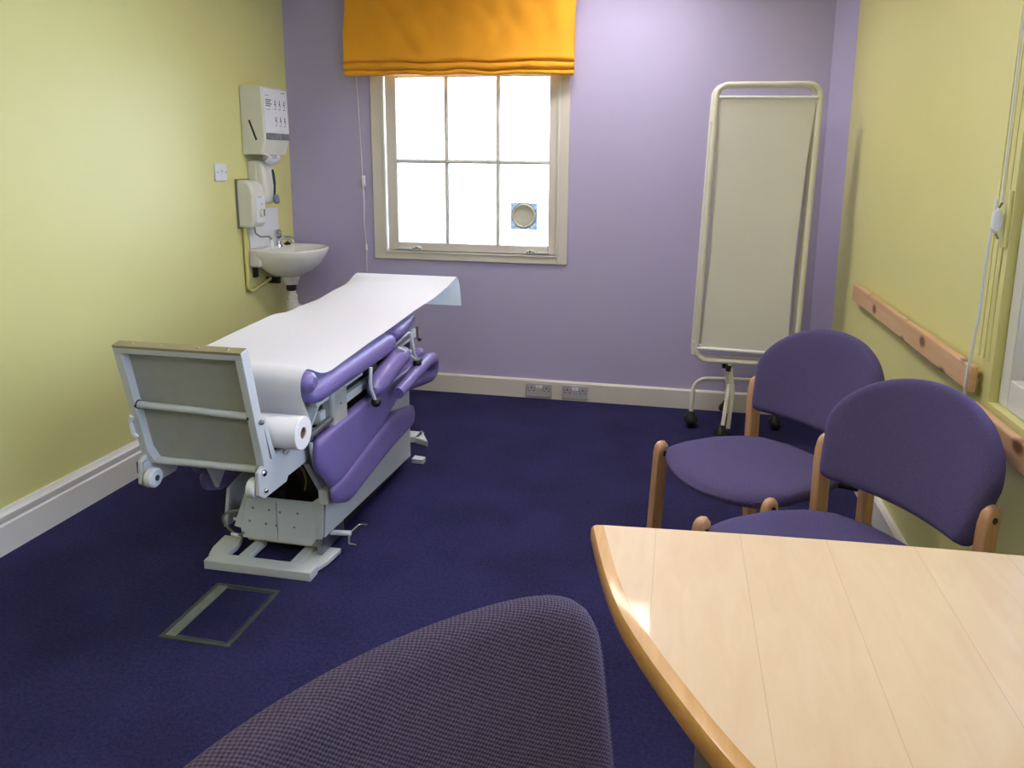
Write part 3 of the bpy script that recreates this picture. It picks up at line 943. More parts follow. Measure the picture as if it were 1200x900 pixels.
# trap
tr = thing('waste_trap', 'white plastic bottle trap and waste pipe under the basin', 'waste pipe', (XL + .135, yc, .1))
wx = XL + .135
bm = B(); lathe(bm, [(.026, 0), (.028, -.01), (.028, -.03), (.024, -.036)], (wx, yc, RZ - .205), (0, 0, 1), 20); obj('black_nut', bm, M['black'], tr)
bm = B()
lathe(bm, [(.020, 0), (.020, -.02), (.030, -.024), (.030, -.055), (.034, -.058), (.035, -.10), (.031, -.104), (.031, -.16), (.035, -.163), (.035, -.19), (.028, -.2), (0, -.2)], (wx, yc, RZ - .24), (0, 0, 1), 24)
obj('trap_body', bm, M['plastic'], tr)
bm = B(); tube(bm, fillet([(wx + .0, yc + .02, .52), (wx, yc + .085, .52), (wx - .02, yc + .09, .0)], .03), .017, 14); obj('waste_pipe', bm, M['cream'], tr)

# ------------------------------------------------------------------ floor box
t = thing('floor_box', 'rectangular grey trimmed floor access hatch set in the navy carpet', 'floor box', (-1.29, 1.80, 0))
fx0, fx1, fy0, fy1 = -1.402, -1.180, 1.660, 1.942
bm = B()
for a in ((fx0, fx1, fy0, fy0 + .013), (fx0, fx1, fy1 - .013, fy1), (fx0, fx0 + .013, fy0 + .013, fy1 - .013), (fx1 - .013, fx1, fy0 + .013, fy1 - .013)):
    box(bm, *a, 0.0, .004)
obj('hatch_frame', bm, M['boxtrim'], t, bevel=.001)
bm = B(); box(bm, fx0 + .013, fx0 + .045, fy0 + .013, fy1 - .013, 0, .0035); obj('tape_strip', bm, M['brass'], t, smooth=False, label='greyish worn strip along the left edge')
bm = B()
for a in ((fx0 + .05, fx1 - .018, fy0 + .017, fy0 + .019), (fx0 + .05, fx1 - .018, fy1 - .019, fy1 - .017), (fx1 - .020, fx1 - .018, fy0 + .017, fy1 - .017)):
    box(bm, *a, 0.0, .003)
objs('lid_edge', bm, M['steel'], t, smooth=False)

# ------------------------------------------------------------------ folding screen on wheels
sc = thing('folding_screen', 'ivory tube framed folding medical screen on castors against the lilac wall', 'screen', (.34, 3.62, 0))
def P3(u, z, off=0.0):
    """u across 0..1, slight tilt of the frame to match its lean"""
    sh = -0.033 * (1.70 - z) / 1.3
    return (u + sh, 3.60 + off, z)
xl, xr, zb, zt = .152, .602, .398, 1.698
def loop(off, dx=0.0, dz=0.0):
    pts = [P3((xl + xr) / 2 + dx, zt + dz, off), P3(xr + dx, zt + dz, off), P3(xr + dx + .012, zb + dz, off), P3(xl + dx - .004, zb + dz, off), P3(xl + dx, zt + dz, off), P3((xl + xr) / 2 + dx, zt + dz, off)]
    return fillet(pts, .055, 8)[:-1]
for k, (off, ddx) in enumerate(((0, 0), (.055, -.012))):
    bm = B(); tube(bm, loop(off, ddx), .0125, 12, closed=True); fr = obj('screen_frame', bm, M['ivory'], sc)
    bm = B()
    tube(bm, [P3(xl + ddx + .01, zt - .056, off - .006), P3(xr + ddx - .01, zt - .060, off - .006)], .0075, 8)
    tube(bm, [P3(xl + ddx + .0, zb + .060, off - .006), P3(xr + ddx - .0, zb + .052, off - .006)], .0085, 8)
    objs('curtain_rod', bm, M['plastic_w'], fr)
    bm = B()
    def cur(a, b, off=off, ddx=ddx):
        z = (zb + .062) + (zt - .064 - zb - .062) * b
        pinch = .020 * sin(pi * b)
        x0c = xl + ddx + .020 + pinch * .5; x1c = xr + ddx - .016 - pinch
        if b < .5: x1c -= .012 * (1 - b * 2)
        y = .006 * sin(a * pi) * sin(pi * b) + .0012 * sin(a * 11 + 2 * b) * sin(pi * b)
        return P3(x0c + (x1c - x0c) * a, z, off - .006 + y)
    grid(bm, cur, 48, 20); 
    obj('curtain', bm, M['canvas'], sc, angle=80, label='plain off white screen curtain')
for z in (1.565, .455):
    bm = B(); tube(bm, [P3(xl - .010, z - .032, .010), P3(xl - .010, z + .032, .010)], .0165, 14); obj('hinge_sleeve', bm, M['ivory'], sc)
# legs: posts down from each frame, two U feet crossing
pc = (.305, 3.60)
for k, off in enumerate((0.0, .055)):
    xx = .312 - k * .016
    bm = B(); tube(bm, [P3(xx, zb, off), (xx - .01, 3.60 + off, .25), (xx - .022 + k * .01, 3.59 + off, .06 if k == 0 else .12)], .0105, 12); obj('leg_post', bm, M['ivory'], sc)
    bm = B(); tube(bm, [P3(xx, zb - .018, off), P3(xx - .001, zb - .048, off)], .0145, 12); obj('collar', bm, M['black'], sc)
bm = B(); tube(bm, fillet([(.112, 3.745, .085), (.120, 3.742, .262), (.530, 3.785, .262), (.535, 3.79, .085)], .07, 8), .0105, 12); obj('foot_tube', bm, M['ivory'], sc)
bm = B(); tube(bm, fillet([(.262, 3.56, .085), (.282, 3.60, .262), (.30, 3.93, .262), (.30, 3.955, .085)], .06, 8), .0105, 12); obj('foot_tube', bm, M['ivory'], sc)
bm = B(); tube(bm, [(.30, 3.60, .25), (.30, 3.78, .262)], .009, 10); obj('cross_tube', bm, M['ivory'], sc)
for (x, y) in ((.112, 3.742), (.535, 3.79), (.255, 3.565), (.30, 3.955)):
    bm = B(); lathe(bm, [(.008, -.018), (.026, -.018), (.033, -.010), (.033, .010), (.026, .018), (.008, .018)], (x, y - .004, .034), (1, .25, 0), 24)
    wh = obj('castor_wheel', bm, M['black'], sc)
    bm = B(); lathe(bm, [(.014, .085), (.020, .07), (.034, .055), (.037, .035), (.032, .030), (.0, .060)], (x, y, 0), (0, 0, 1), 20); obj('castor_hood', bm, M['black'], wh)

# ------------------------------------------------------------------ examination couch
CXc = -1.315
co = thing('examination_couch', 'purple vinyl examination couch on a pale grey metal lifting base', 'examination couch', (CXc, 2.55, 0))
def Lx(side):   # mirrored helper: +1 right side, -1 left
    return lambda x: CXc + side * (x - CXc)
# base cover
bm = B()
side = [(2.14, .085), (2.965, .045), (2.965, .375), (2.80, .36), (2.45, .27), (2.17, .215)]
for xx in (-1.125, -1.505 + .012):
    prism(bm, [(xx - .012, y, z) for y, z in side], (.012, 0, 0))
box(bm, -1.493, -1.137, 2.953, 2.965, .05, .375)
prism(bm, [(-1.493, 2.965, .375), (-1.493, 2.80, .36), (-1.493, 2.80, .352), (-1.493, 2.965, .367)], (.356, 0, 0))
obj('base_cover', bm, M['metal'], co, bevel=.003)
# base front plate with notched top
bm = B()
prism(bm, [(-1.130, 2.128, .085), (-1.122, 2.135, .235), (-1.150, 2.142, .222), (-1.168, 2.142, .208), (-1.385, 2.142, .208), (-1.405, 2.142, .220), (-1.412, 2.150, .245),
           (-1.455, 2.128, .100), (-1.430, 2.128, .095), (-1.425, 2.128, .062), (-1.175, 2.128, .056), (-1.150, 2.128, .085)], (0, .006, 0))
fp = obj('base_front_plate', bm, M['metal'], co, smooth=False)
bm = B()
for x, z in ((-1.38, .175), (-1.32, .172), (-1.28, .168), (-1.215, .170), (-1.395, .125), (-1.335, .120), (-1.295, .118), (-1.23, .118)):
    ball(bm, (x, 2.128, z), .0045, sy=.5, segs=8)
objs('rivet', bm, M['steel'], fp)
bm = B(); box(bm, -1.2925, -1.291, 2.1272, 2.129, .064, .205); obj('plate_seam', bm, M['steel'], fp, smooth=False)
# crossbar under the plate and H foot
bm = B(); box(bm, -1.43, -1.145, 2.165, 2.185, .030, .088); obj('base_crossbar', bm, M['cream'], co, bevel=.002, label='cream crossbar behind the foot frame')
bm = B()
box(bm, -1.498, -1.114, 2.010, 2.062, .0, .032)
box(bm, -1.405, -1.365, 2.062, 2.18, .010, .030); box(bm, -1.215, -1.175, 2.062, 2.18, .010, .030)
obj('foot_frame', bm, M['metal'], co, bevel=.003)
for s in (1, -1):
    L = Lx(s)
    bm = B(); prism(bm, [(L(-1.175), 2.060, .006), (L(-1.116), 2.060, .006), (L(-1.100), 2.11, .006), (L(-1.092), 2.19, .006), (L(-1.165), 2.19, .006), (L(-1.18), 2.13, .006)], (0, 0, .018))
    obj('foot_wing', bm, M['metal'], co, bevel=.003)
bm = B(); box(bm, -1.150, -1.132, 2.13, 2.30, .025, .10); obj('base_runner', bm, M['steel'], co, bevel=.002)
bm = B(); box(bm, -1.48, -1.14, 2.30, 2.93, .03, .10); obj('base_tray', bm, M['dark'], co, bevel=.004)
# far feet
bm = B(); prism(bm, [(-1.13, 2.985, .0), (-1.075, 2.985, .0), (-1.075, 3.02, .0), (-1.13, 3.03, .0)], (0, 0, .022)); obj('rear_foot', bm, M['metal'], co, bevel=.002)
bm = B(); prism(bm, [(-1.20, 3.22, .0), (-1.12, 3.18, .0), (-1.20, 3.32, .0)], (0, 0, .03)); box(bm, -1.40, -1.18, 3.22, 3.30, 0, .03); box(bm, -1.33, -1.30, 2.9, 3.26, .005, .04)
obj('rear_foot', bm, M['metal'], co, bevel=.003)
# dark lift mechanism
bm = B()
box(bm, -1.43, -1.19, 2.26, 2.92, .10, .34)
obox(bm, (-1.40, 2.25, .18), (-1.40, 2.75, .44), .03, .06); obox(bm, (-1.20, 2.25, .18), (-1.20, 2.75, .44), .03, .06)
tube(bm, [(-1.31, 2.18, .20), (-1.31, 2.6, .42)], .022, 14)
box(bm, -1.47, -1.16, 2.20, 2.9, .34, .40)
obj('lift_mechanism', bm, M['dark'], co, bevel=.004)
bm = B(); prism(bm, [(-1.150, 2.06, .385), (-1.150, 2.16, .235), (-1.150, 2.21, .205), (-1.150, 2.25, .26), (-1.150, 2.22, .39)], (.022, 0, 0))
prism(bm, [(-1.47, 2.00, .40), (-1.47, 2.06, .27), (-1.47, 2.14, .36), (-1.47, 2.14, .41)], (.015, 0, 0))
objs('lift_arm', bm, M['metal'], co, bevel=.003)
bm = B(); box(bm, -1.135, -1.100, 2.125, 2.20, .212, .262); obj('panel_bracket', bm, M['metal'], co, bevel=.004)
bm = B(); tube(bm, [(-1.30 + .10 * cos(a), 2.17, .27 + .09 * sin(a)) for a in [k * pi / 8 for k in range(-1, 8)]], .003, 8); obj('inner_cable', bm, mat('tan cable', (140, 126, 96), .5), co)

# upper frame rails
for s in (1, -1):
    L = Lx(s)
    bm = B()
    obox(bm, (L(-1.10), 2.05, .592), (L(-1.10), 3.00, .610), .028, .028)
    obox(bm, (L(-1.10), 2.15, .535), (L(-1.10), 2.75, .545), .022, .030)
    obj('side_rail', bm, M['metal'], co, bevel=.003)
    bm = B()
    # leg beams towards the foot end
    prism(bm, [(L(-1.122), 1.770, .478), (L(-1.122), 1.800, .494), (L(-1.122), 1.90, .500), (L(-1.122), 1.905, .480), (L(-1.122), 2.09, .488), (L(-1.122), 2.09, .402), (L(-1.122), 1.925, .404), (L(-1.122), 1.915, .390), (L(-1.122), 1.79, .392), (L(-1.122), 1.765, .412)], (-.012 * s, 0, 0))
    box(bm, min(L(-1.122), L(-1.155)), max(L(-1.122), L(-1.155)), 1.91, 2.12, .474, .486)
    lb = obj('leg_beam', bm, M['metal'], co, bevel=.002)
    bm = B()
    for (y, z, r) in ((1.792, .470, .010), (1.795, .415, .007)):
        lathe(bm, [(r, -.002), (r, .004), (r * .6, .008), (0, .009)], (L(-1.121), y, z), (s, 0, 0), 16)
    objs('beam_bolt', bm, M['chrome'], lb)
    bm = B(); lathe(bm, [(.008, -.014), (.024, -.014), (.029, -.009), (.029, .009), (.024, .014), (.008, .014)], (L(-1.152), 1.790, .424), (1, 0, 0), 28)
    wh = obj('end_wheel', bm, M['plastic_w'], co)
    bm = B(); lathe(bm, [(.009, -.016), (.009, .016)], (L(-1.152), 1.790, .424), (1, 0, 0), 14); obj('wheel_hub', bm, M['steel'], wh)
    bm = B(); prism(bm, [(L(-1.135), 1.775, .475), (L(-1.135), 1.825, .475), (L(-1.135), 1.81, .41), (L(-1.135), 1.778, .41)], (-.003 * s, 0, 0)); obj('wheel_fork', bm, M['metal'], wh)
    bm = B()
    prism(bm, [(L(-1.108), 2.02, .487), (L(-1.165), 2.02, .487), (L(-1.150), 2.13, .612), (L(-1.098), 2.13, .612)], (0, .010, 0))
    objs('gusset_plate', bm, M['metal'], co, bevel=.002)
    bm = B(); box(bm, min(L(-1.072), L(-1.125)), max(L(-1.072), L(-1.125)), 2.135, 2.245, .480, .602); hb = obj('hinge_block', bm, M['sheet'], co, bevel=.012, segs=4, label='grey hinge housing')
    bm = B(); ball(bm, (L(-1.072), 2.19, .55), .003, segs=8); obj('housing_screw', bm, M['black'], hb)
    bm = B(); tube(bm, [(L(-1.085), 1.99, .506), (L(-1.085), 2.15, .512)], .011, 14); obj('pivot_rod', bm, M['steel'], co)
    bm = B(); prism(bm, [(L(-1.10), 2.01, .478), (L(-1.088), 2.01, .478), (L(-1.088), 2.03, .40), (L(-1.10), 2.03, .39)], (0, .012, 0)); obj('panel_clip', bm, M['metal'], co, bevel=.003)
# cross members and dark underside
bm = B(); box(bm, -1.52, -1.11, 2.10, 2.95, .545, .600); obj('underframe', bm, M['dark'], co, bevel=.004)
bm = B()
for y in (2.10, 2.5, 2.9):
    box(bm, -1.53, -1.10, y, y + .04, .50, .545)
box(bm, -1.36, -1.27, 2.3, 2.8, .38, .50)
objs('cross_member', bm, M['metal'], co, bevel=.004)

# purple side panels
for s in (1, -1):
    L = Lx(s)
    bm = B()
    o = roundpoly([(2.015, .478), (2.012, .392), (2.095, .292), (2.14, .290), (2.50, .352), (2.72, .428), (3.01, .445), (3.015, .530), (2.98, .545), (2.86, .500), (2.75, .500), (2.45, .497), (2.06, .487)], [.006, .006, .008, .02, .1, .1, .02, .008, .006, .03, .02, .1, .008])
    pad(bm, o, .044, lambda u, v, w: (L(-1.080 + w), u, v), p=26, crown=.05, nr=10, ns=96)
    obj('side_panel', bm, M['vinyl'], co, angle=80)
    bm = B()
    o = roundpoly([(2.095, .282), (2.12, .225), (2.20, .190), (2.60, .235), (2.87, .245), (2.885, .285), (2.862, .322), (2.66, .362), (2.48, .352), (2.14, .300)], [.02, .02, .03, .1, .02, .02, .02, .05, .1, .02])
    pad(bm, o, .050, lambda u, v, w: (L(-1.078 + w), u, v), p=10, crown=.1, nr=10, ns=96)
    obj('lower_side_panel', bm, M['vinyl'], co, angle=80)

# cushions
def cushion(name, yA, yB, zA, zB, zA2, zB2, hw0, hw1, r=.04, dish=.0, parent=co):
    """seat cushion between yA..yB, top z zA->zB, bottom z zA2->zB2, half width hw0->hw1"""
    bm = B()
    o = roundpoly([(-hw0, yA), (hw0, yA), (hw1, yB), (-hw1, yB)], r)
    def f(u, v, w):
        t = (v - yA) / (yB - yA)
        zt_ = zA + (zB - zA) * t; zb_ = zA2 + (zB2 - zA2) * t
        return (CXc + u, v, (zt_ + zb_) / 2 + w * (zt_ - zb_) - dish * (1 - (u / hw0) ** 2) * (1 if w > 0 else 0))
    pad(bm, o, 1.0, f, p=12, crown=0, nr=10, ns=96)
    return obj(name, bm, M['vinyl'], parent, angle=80)
cushion('seat_cushion', 1.955, 2.640, .680, .704, .606, .612, .283, .278)
cushion('head_cushion', 2.655, 2.955, .706, .716, .640, .655, .278, .235)
bm = B(); tube(bm, [(CXc - .287, 1.940, .698), (CXc - .275, 1.940, .698), (CXc - .26, 1.940, .698), (CXc + .26, 1.940, .698), (CXc + .275, 1.940, .698), (CXc + .287, 1.940, .698)], [.016, .030, .033, .033, .030, .016], 20)
obj('front_bolster', bm, M['vinyl'], co)
# raised pillow wedge below the paper at the head end
cushion('head_wedge', 2.72, 2.99, .718, .748, .70, .705, .20, .19)

# arm pads and padded grab loop
for s in (1, -1):
    L = Lx(s)
    bm = B(); tube(bm, [(L(-1.04), 2.375, .522), (L(-1.04), 2.385, .530), (L(-1.04), 2.42, .548), (L(-1.04), 2.60, .590), (L(-1.04), 2.68, .592), (L(-1.04), 2.705, .590), (L(-1.04), 2.715, .588)], [.008, .026, .040, .040, .034, .022, .004], 20)
    obj('arm_pad', bm, M['vinyl'], co)
    pts = fillet([(L(-1.005), 2.53, .482), (L(-1.005), 2.86, .520), (L(-1.02), 2.99, .500), (L(-1.03), 3.0, .415), (L(-1.06), 2.86, .425), (L(-1.07), 2.70, .45)], .05, 6)
    bm = B(); tube(bm, pts, [.022, .026] + [.026] * (len(pts) - 2), 16); obj('grab_loop', bm, M['vinyl'], co)

# levers with black knobs (right side)
for pts, k in (([(-1.02, 2.322, .640), (-1.02, 2.315, .588), (-1.02, 2.320, .560), (-1.02, 2.352, .512)], (-1.02, 2.358, .502)),
               ([(-1.03, 2.745, .665), (-1.02, 2.745, .60), (-1.02, 2.755, .572), (-1.02, 2.79, .540)], (-1.02, 2.797, .534)),
               ([(-1.03, 2.600, .640), (-1.02, 2.61, .632), (-1.01, 2.745, .555)], (-1.01, 2.757, .538))):
    bm = B(); tube(bm, fillet(pts, .015), .0062, 10); lv = obj('adjusting_lever', bm, M['metal'], co)
    bm = B(); ball(bm, k, .0185, segs=20); obj('lever_knob', bm, M['black'], lv)
bm = B(); tube(bm, [(-1.08, 2.66, .62), (-1.08, 2.84, .635)], .016, 14); tube(bm, [(-1.06, 2.90, .655), (-1.06, 2.905, .60)], .006, 10); obj('head_hinge', bm, M['steel'], co)
bm = B(); ball(bm, (-1.05, 2.90, .60), .009, segs=10); obj('hinge_knob', bm, M['black'], co)
bm = B(); box(bm, -1.095, -1.055, 2.40, 2.46, .585, .625); box(bm, -1.095, -1.055, 2.52, 2.56, .59, .62); objs('rail_clamp', bm, M['black'], co, bevel=.004)

# foot panel: near-vertical leg section seen from below
def FP(u, v, w=0.0):
    """u across -1..1, v up 0..1, w thickness away from camera"""
    x = CXc + u * .196
    base = Vector((x, 1.800, .462)); top = Vector((x, 1.718, .838))
    p = base.lerp(top, v)
    return p + Vector((0, .977, .213)) * w
bm = B()
def fbox(bm, u0, u1, v0, v1, w0, w1):
    P_ = [FP(u, v, w) for u in (u0, u1) for v in (v0, v1) for w in (w0, w1)]
    vs = [bm.verts.new(p) for p in P_]
    for f in ((0, 1, 3, 2), (4, 6, 7, 5), (0, 4, 5, 1), (2, 3, 7, 6), (0, 2, 6, 4), (1, 5, 7, 3)):
        bm.faces.new([vs[i] for i in f])
fbox(bm, -1, 1, .94, 1.0, 0, .034)
prism(bm, [FP(-1, .94), FP(-.88, .94), FP(-.88, .12), FP(-.80, .02), FP(-.86, 0), FP(-.97, .02), FP(-1, .10)], Vector((0, .977, .213)) * .034)
prism(bm, [FP(1, .94), FP(.88, .94), FP(.88, .12), FP(.84, .02), FP(.90, 0), FP(.97, .02), FP(1, .10)], Vector((0, .977, .213)) * .034)
fpn = obj('foot_panel_frame', bm, M['metal'], co, bevel=.002)
bm = B(); fbox(bm, -.92, .92, .0, .97, .026, .034); obj('foot_panel_sheet', bm, M['sheet'], fpn, smooth=False, label='grey textured back sheet')
bm = B(); fbox(bm, -.99, .99, .985, 1.004, -.001, .030); obj('top_strip', bm, mat('olive top strip', (150, 140, 112), .4), fpn, smooth=False, label='brownish metal top edge')
bm = B()
for u in (-.72, -.28, .30, .76):
    ball(bm, FP(u, 1.004, .015), .004, sz=.6, segs=10)
objs('top_screw', bm, M['chrome'], fpn)
bm = B(); tube(bm, [FP(-.88, .505, .012), FP(.90, .475, .012)], .0105, 14); cb = obj('crossbar', bm, M['metal'], fpn)
bm = B()
for u, vv in ((-.885, .505), (.895, .475)):
    lathe(bm, [(.013, -.003), (.013, .003)], FP(u, vv, .012), (1, 0, 0), 14)
objs('crossbar_ring', bm, M['black'], cb)
bm = B(); tube(bm, [FP(-.86, .012, .014), FP(.97, .012, .014)], .011, 14); obj('bottom_tube', bm, M['metal'], fpn)
bm = B()
box(bm, CXc - .20, CXc - .186, 1.772, 1.790, .44, .476); obj('hinge_pin', bm, M['black'], fpn, bevel=.002)
for s in (1, -1):
    bm = B(); prism(bm, [FP(s * 1.0, .40, .03), FP(s * 1.0, .43, .05), (CXc + s * .196, 1.845, .53), (CXc + s * .196, 1.862, .495), (CXc + s * .196, 1.838, .492), FP(s * 1.0, .30, .036)], (s * -.006, 0, 0))
    obj('panel_strut', bm, M['metal'], co, bevel=.001)
    bm = B(); ball(bm, FP(s * 1.03, .42, .02), .008, segs=10); obj('strut_bolt', bm, M['steel'], co)
bm = B(); tube(bm, fillet([(CXc - .192, 1.765, .62), (CXc - .203, 1.77, .60), (CXc - .203, 1.775, .56), (CXc - .192, 1.78, .55)], .01), .007, 8); obj('side_catch', bm, M['plastic_w'], fpn)
# white metal brackets seen below the roll
bm = B(); box(bm, -1.30, -1.14, 1.93, 1.99, .470, .500); box(bm, -1.22, -1.17, 1.87, 1.91, .44, .50); objs('roll_bracket', bm, M['steel'], co, bevel=.003)
# pedal rod and wire loop
bm = B(); tube(bm, [(-1.14, 2.20, .073), (-1.062, 2.205, .075)], .009, 12); obj('pedal_rod', bm, M['metal'], co)
bm = B(); tube(bm, fillet([(-1.03, 2.275, .075), (-1.060, 2.270, .075), (-1.068, 2.205, .072), (-1.045, 2.155, .066), (-1.015, 2.150, .066)], .012), .0042, 10); obj('wire_hook', bm, M['chrome'], co)
bm = B(); tube(bm, [(-1.455 + .045 * cos(a), 2.135 + .01 * sin(a * 2), .108 + .045 * sin(a)) for a in [k * 2 * pi / 20 for k in range(2, 19)]], .0042, 8); cb = obj('cable_loop', bm, mat('beige cable', (128, 122, 112), .4), co)
bm = B(); tube(bm, [(-1.47, 2.132, .066), (-1.435, 2.13, .064)], .006, 10); tube(bm, [(-1.458, 2.132, .125), (-1.435, 2.13, .122)], .004, 8); objs('cable_ferrule', bm, M['plastic_w'], cb)

# ------------------------------------------------------------------ couch roll (roll + sheet)
pr = thing('couch_paper_roll', 'roll of white couch paper with its sheet drawn along the purple couch', 'paper roll', (CXc, 1.905, .56))
RX0, RX1, RYc, RZc, RR = -1.568, -1.050, 1.898, .556, .050
bm = B(); lathe(bm, [(.0185, 0), (RR - .002, 0), (RR, .002), (RR, RX1 - RX0 - .002), (RR - .002, RX1 - RX0), (.0185, RX1 - RX0), (.0185, 0)], (RX0, RYc, RZc), (1, 0, 0), 48)
obj('roll', bm, M['rollpaper'], pr)
bm = B(); lathe(bm, [(.0165, .001), (.0185, .001), (.0185, RX1 - RX0 - .004), (.0165, RX1 - RX0 - .004), (.0165, .001)], (RX0, RYc, RZc), (1, 0, 0), 32)
obj('cardboard_core', bm, M['card'], pr)
# sheet profile: (y, z centre, z left edge offset, z right edge offset)
SP = [(1.949, .556, 0, 0), (1.948, .575, 0, 0), (1.938, .600, 0, 0), (1.920, .632, 0, 0), (1.904, .662, 0, 0), (1.900, .690, 0, 0), (1.906, .716, 0, 0), (1.922, .734, 0, -.002), (1.948, .741, 0, -.004),
      (1.985, .734, -.002, -.012), (2.03, .719, -.002, -.017), (2.09, .711, .0, -.019), (2.20, .712, .004, -.014), (2.38, .717, .008, -.010), (2.52, .723, .010, -.011), (2.63, .730, .008, -.010),
      (2.74, .742, -.016, -.014), (2.85, .754, -.026, -.018), (2.99, .765, -.034, -.022), (3.13, .772, -.026, -.020), (3.28, .778, -.022, -.012), (3.37, .787, -.002, -.006), (3.415, .790, 0, 0), (3.430, .782, 0, 0), (3.437, .765, 0, 0), (3.442, .72, 0, 0), (3.446, .642, 0, 0)]
def catm(P, t):
    n = len(P) - 1
    s = t * n; i = min(int(s), n - 1); f = s - i
    p0, p1, p2, p3 = P[max(i - 1, 0)], P[i], P[i + 1], P[min(i + 2, n)]
    return [0.5 * ((2 * b) + (-a + c) * f + (2 * a - 5 * b + 4 * c - d) * f * f + (-a + 3 * b - 3 * c + d) * f ** 3) for a, b, c, d in zip(p0, p1, p2, p3)]
def sheet(a, b):
    y, z, dl, dr = catm(SP, b)
    u = a * 2 - 1
    x = RX0 + .004 + (RX1 - RX0 - .008) * a
    e = abs(u) ** 3.0
    z += e * (dl if u < 0 else dr)
    if 1.99 < y < 3.38:
        z += noise.noise(Vector((x * 2.5, y * 3.0, 1.0))) * .006
    if b > .88:
        x += (b - .88) * .12
    if b > .80: x += .012
    elif b > .5: x += .012 * (b - .5) / .3
    return (x, y, z)
bm = B(); grid(bm, sheet, 40, 150)
obj('paper_sheet', bm, M['paper'], pr, angle=80)

# ------------------------------------------------------------------ chairs
def dome(a, b, c, a0, ex=2.0, n=48):
    out = []
    e = 2 / ex
    for k in range(n + 1):
        t = pi * k / n
        co_, si_ = cos(t), sin(t)
        out.append((a * (abs(co_) ** e) * (1 if co_ >= 0 else -1), c + b * abs(si_) ** e))
    low = [(-a0, 0), (a0, 0)]
    return out, low

def backrest(bm, a, b, c, a0, k, lean, z0, T, ex=2.0, rc=.03, pp=24):
    top, low = dome(a, b, c, a0, ex)
    poly = [Vector(p) for p in top]
    # rounded bottom corners
    bl = fillet([(top[-1][0], top[-1][1], 0), (-a0, 0, 0), (0, 0, 0)], rc, 6)[1:-1]
    br = fillet([(0, 0, 0), (a0, 0, 0), (top[0][0], top[0][1], 0)], rc, 6)[1:-1]
    poly += [Vector((v.x, v.y)) for v in bl] + [Vector((v.x, v.y)) for v in br]
    def f(u, v, w):
        x = k * u * u - sin(lean) * v
        z = z0 + cos(lean) * v
        # local normal pointing forward
        nx = Vector((cos(lean), -2 * k * u, sin(lean))).normalized()
        return Vector((x, u, z)) + nx * w
    pad(bm, poly, T, f, p=pp, crown=0.0, nr=12, ns=120)
    return f, poly

def make_chair(name, label, fab, fabs, back=None, hw=.232, group=None):
    t = thing(name, label, 'chair', (0, 0, 0), 0, group)
    bk = back or dict(a=.236, b=.170, c=.150, a0=.212, k=1.0, lean=.33, z0=.521, T=.05)
    bk = dict(bk); pip = bk.pop('piping', False)
    bm = B(); f, poly = backrest(bm, **bk)
    br_ = obj('backrest', bm, fab, t, local=True, angle=80)
    if pip:
        bm = B(); tube(bm, [f(a * .2470, v, -.006) for a, v in [(1, .03 + .012 * k) for k in range(21)] + [(.996, .29), (.985, .305)]], .003, 8); obj('piping', bm, fab, br_, local=True)
    # seat
    bm = B()
    o = []
    for k in range(33):   # bowed front
        a = -1 + 2 * k / 32
        o.append((.400 + .085 * (1 - a * a) ** .75, a * .215))
    o += [(.33, .226), (.20, .225), (.10, .200), (.03, .160), (-.01, .08), (-.015, 0), (-.01, -.08), (.03, -.160), (.10, -.200), (.20, -.225), (.33, -.226)]
    def sf(u, v, w):
        return (u, v, .432 + w + .008 * ((u - .2) / .22) - .010 * (1 - (v / .22) ** 2) * (w > 0) - .012 * max(0, (u - .36) / .1) ** 2)
    pad(bm, [Vector(p) for p in o], .056, sf, p=12, crown=.0, nr=10, ns=110)
    obj('seat', bm, fabs, t, local=True, angle=80)
    for s in (1, -1):
        # front leg
        bm = B()
        o = roundpoly([(-.022, -.44), (.022, -.44), (.022, .024), (-.022, .024)], [.004, .004, .0218, .0218], 8)
        def lf(u, v, w, s=s):
            sl = (-v) * .055
            return (.412 + u + sl, s * (hw + w + .0), .445 + v)
        pad(bm, o, .027, lf, p=30, crown=0, nr=8, ns=80)
        lg = obj('leg', bm, M['beech'], t, local=True, angle=50)
        bm = B(); lathe(bm, [(.0075, -.001), (.0075, .003), (.004, .0045), (.0, .003)], (.412, s * (hw + .0125), .440), (0, s, 0), 14); obj('bolt', bm, M['black'], lg, local=True)
        # back post
        bm = B()
        o = roundpoly([(-.022, -.62), (.022, -.62), (.022, .024), (-.022, .024)], [.004, .004, .0218, .0218], 8)
        def pf(u, v, w, s=s):
            bend = 0.02 - .10 * max(0, (v + .05)) * 1.0 - .10 * max(0, -(v + .30)) * .9
            return (u + bend - .005, s * (hw + w), .609 + v)
        pad(bm, o, .027, pf, p=30, crown=0, nr=8, ns=100)
        pg = obj('leg', bm, M['beech'], t, local=True, angle=50)
        bm = B(); lathe(bm, [(.0075, -.001), (.0075, .003), (.004, .0045), (.0, .003)], (.012, s * (hw + .0125), .599), (0, s, 0), 14); obj('bolt', bm, M['black'], pg, local=True)
        bm = B(); tube(bm, [(.412, s * (hw - .012), .43), (.34, s * (hw - .04), .412), (.30, s * .17, .408)], .009, 10); tube(bm, [(.012, s * (hw - .010), .40), (.06, s * .17, .405)], .009, 10); objs('seat_bracket', bm, M['black'], t, local=True)
    bm = B(); box(bm, .04, .33, -.17, .17, .392, .412); obj('seat_base', bm, M['black'], t, local=True, bevel=.004)
    return t
GC = 'violet chairs along the right wall'
ch2 = make_chair('visitor_chair', 'violet fabric wooden chair nearer the table, its back beside the right window', M['fab_back'], M['fab_seat'], group=GC)
ch2.location = (.565, 1.840, 0); ch2.rotation_euler = (0, 0, 3.762)
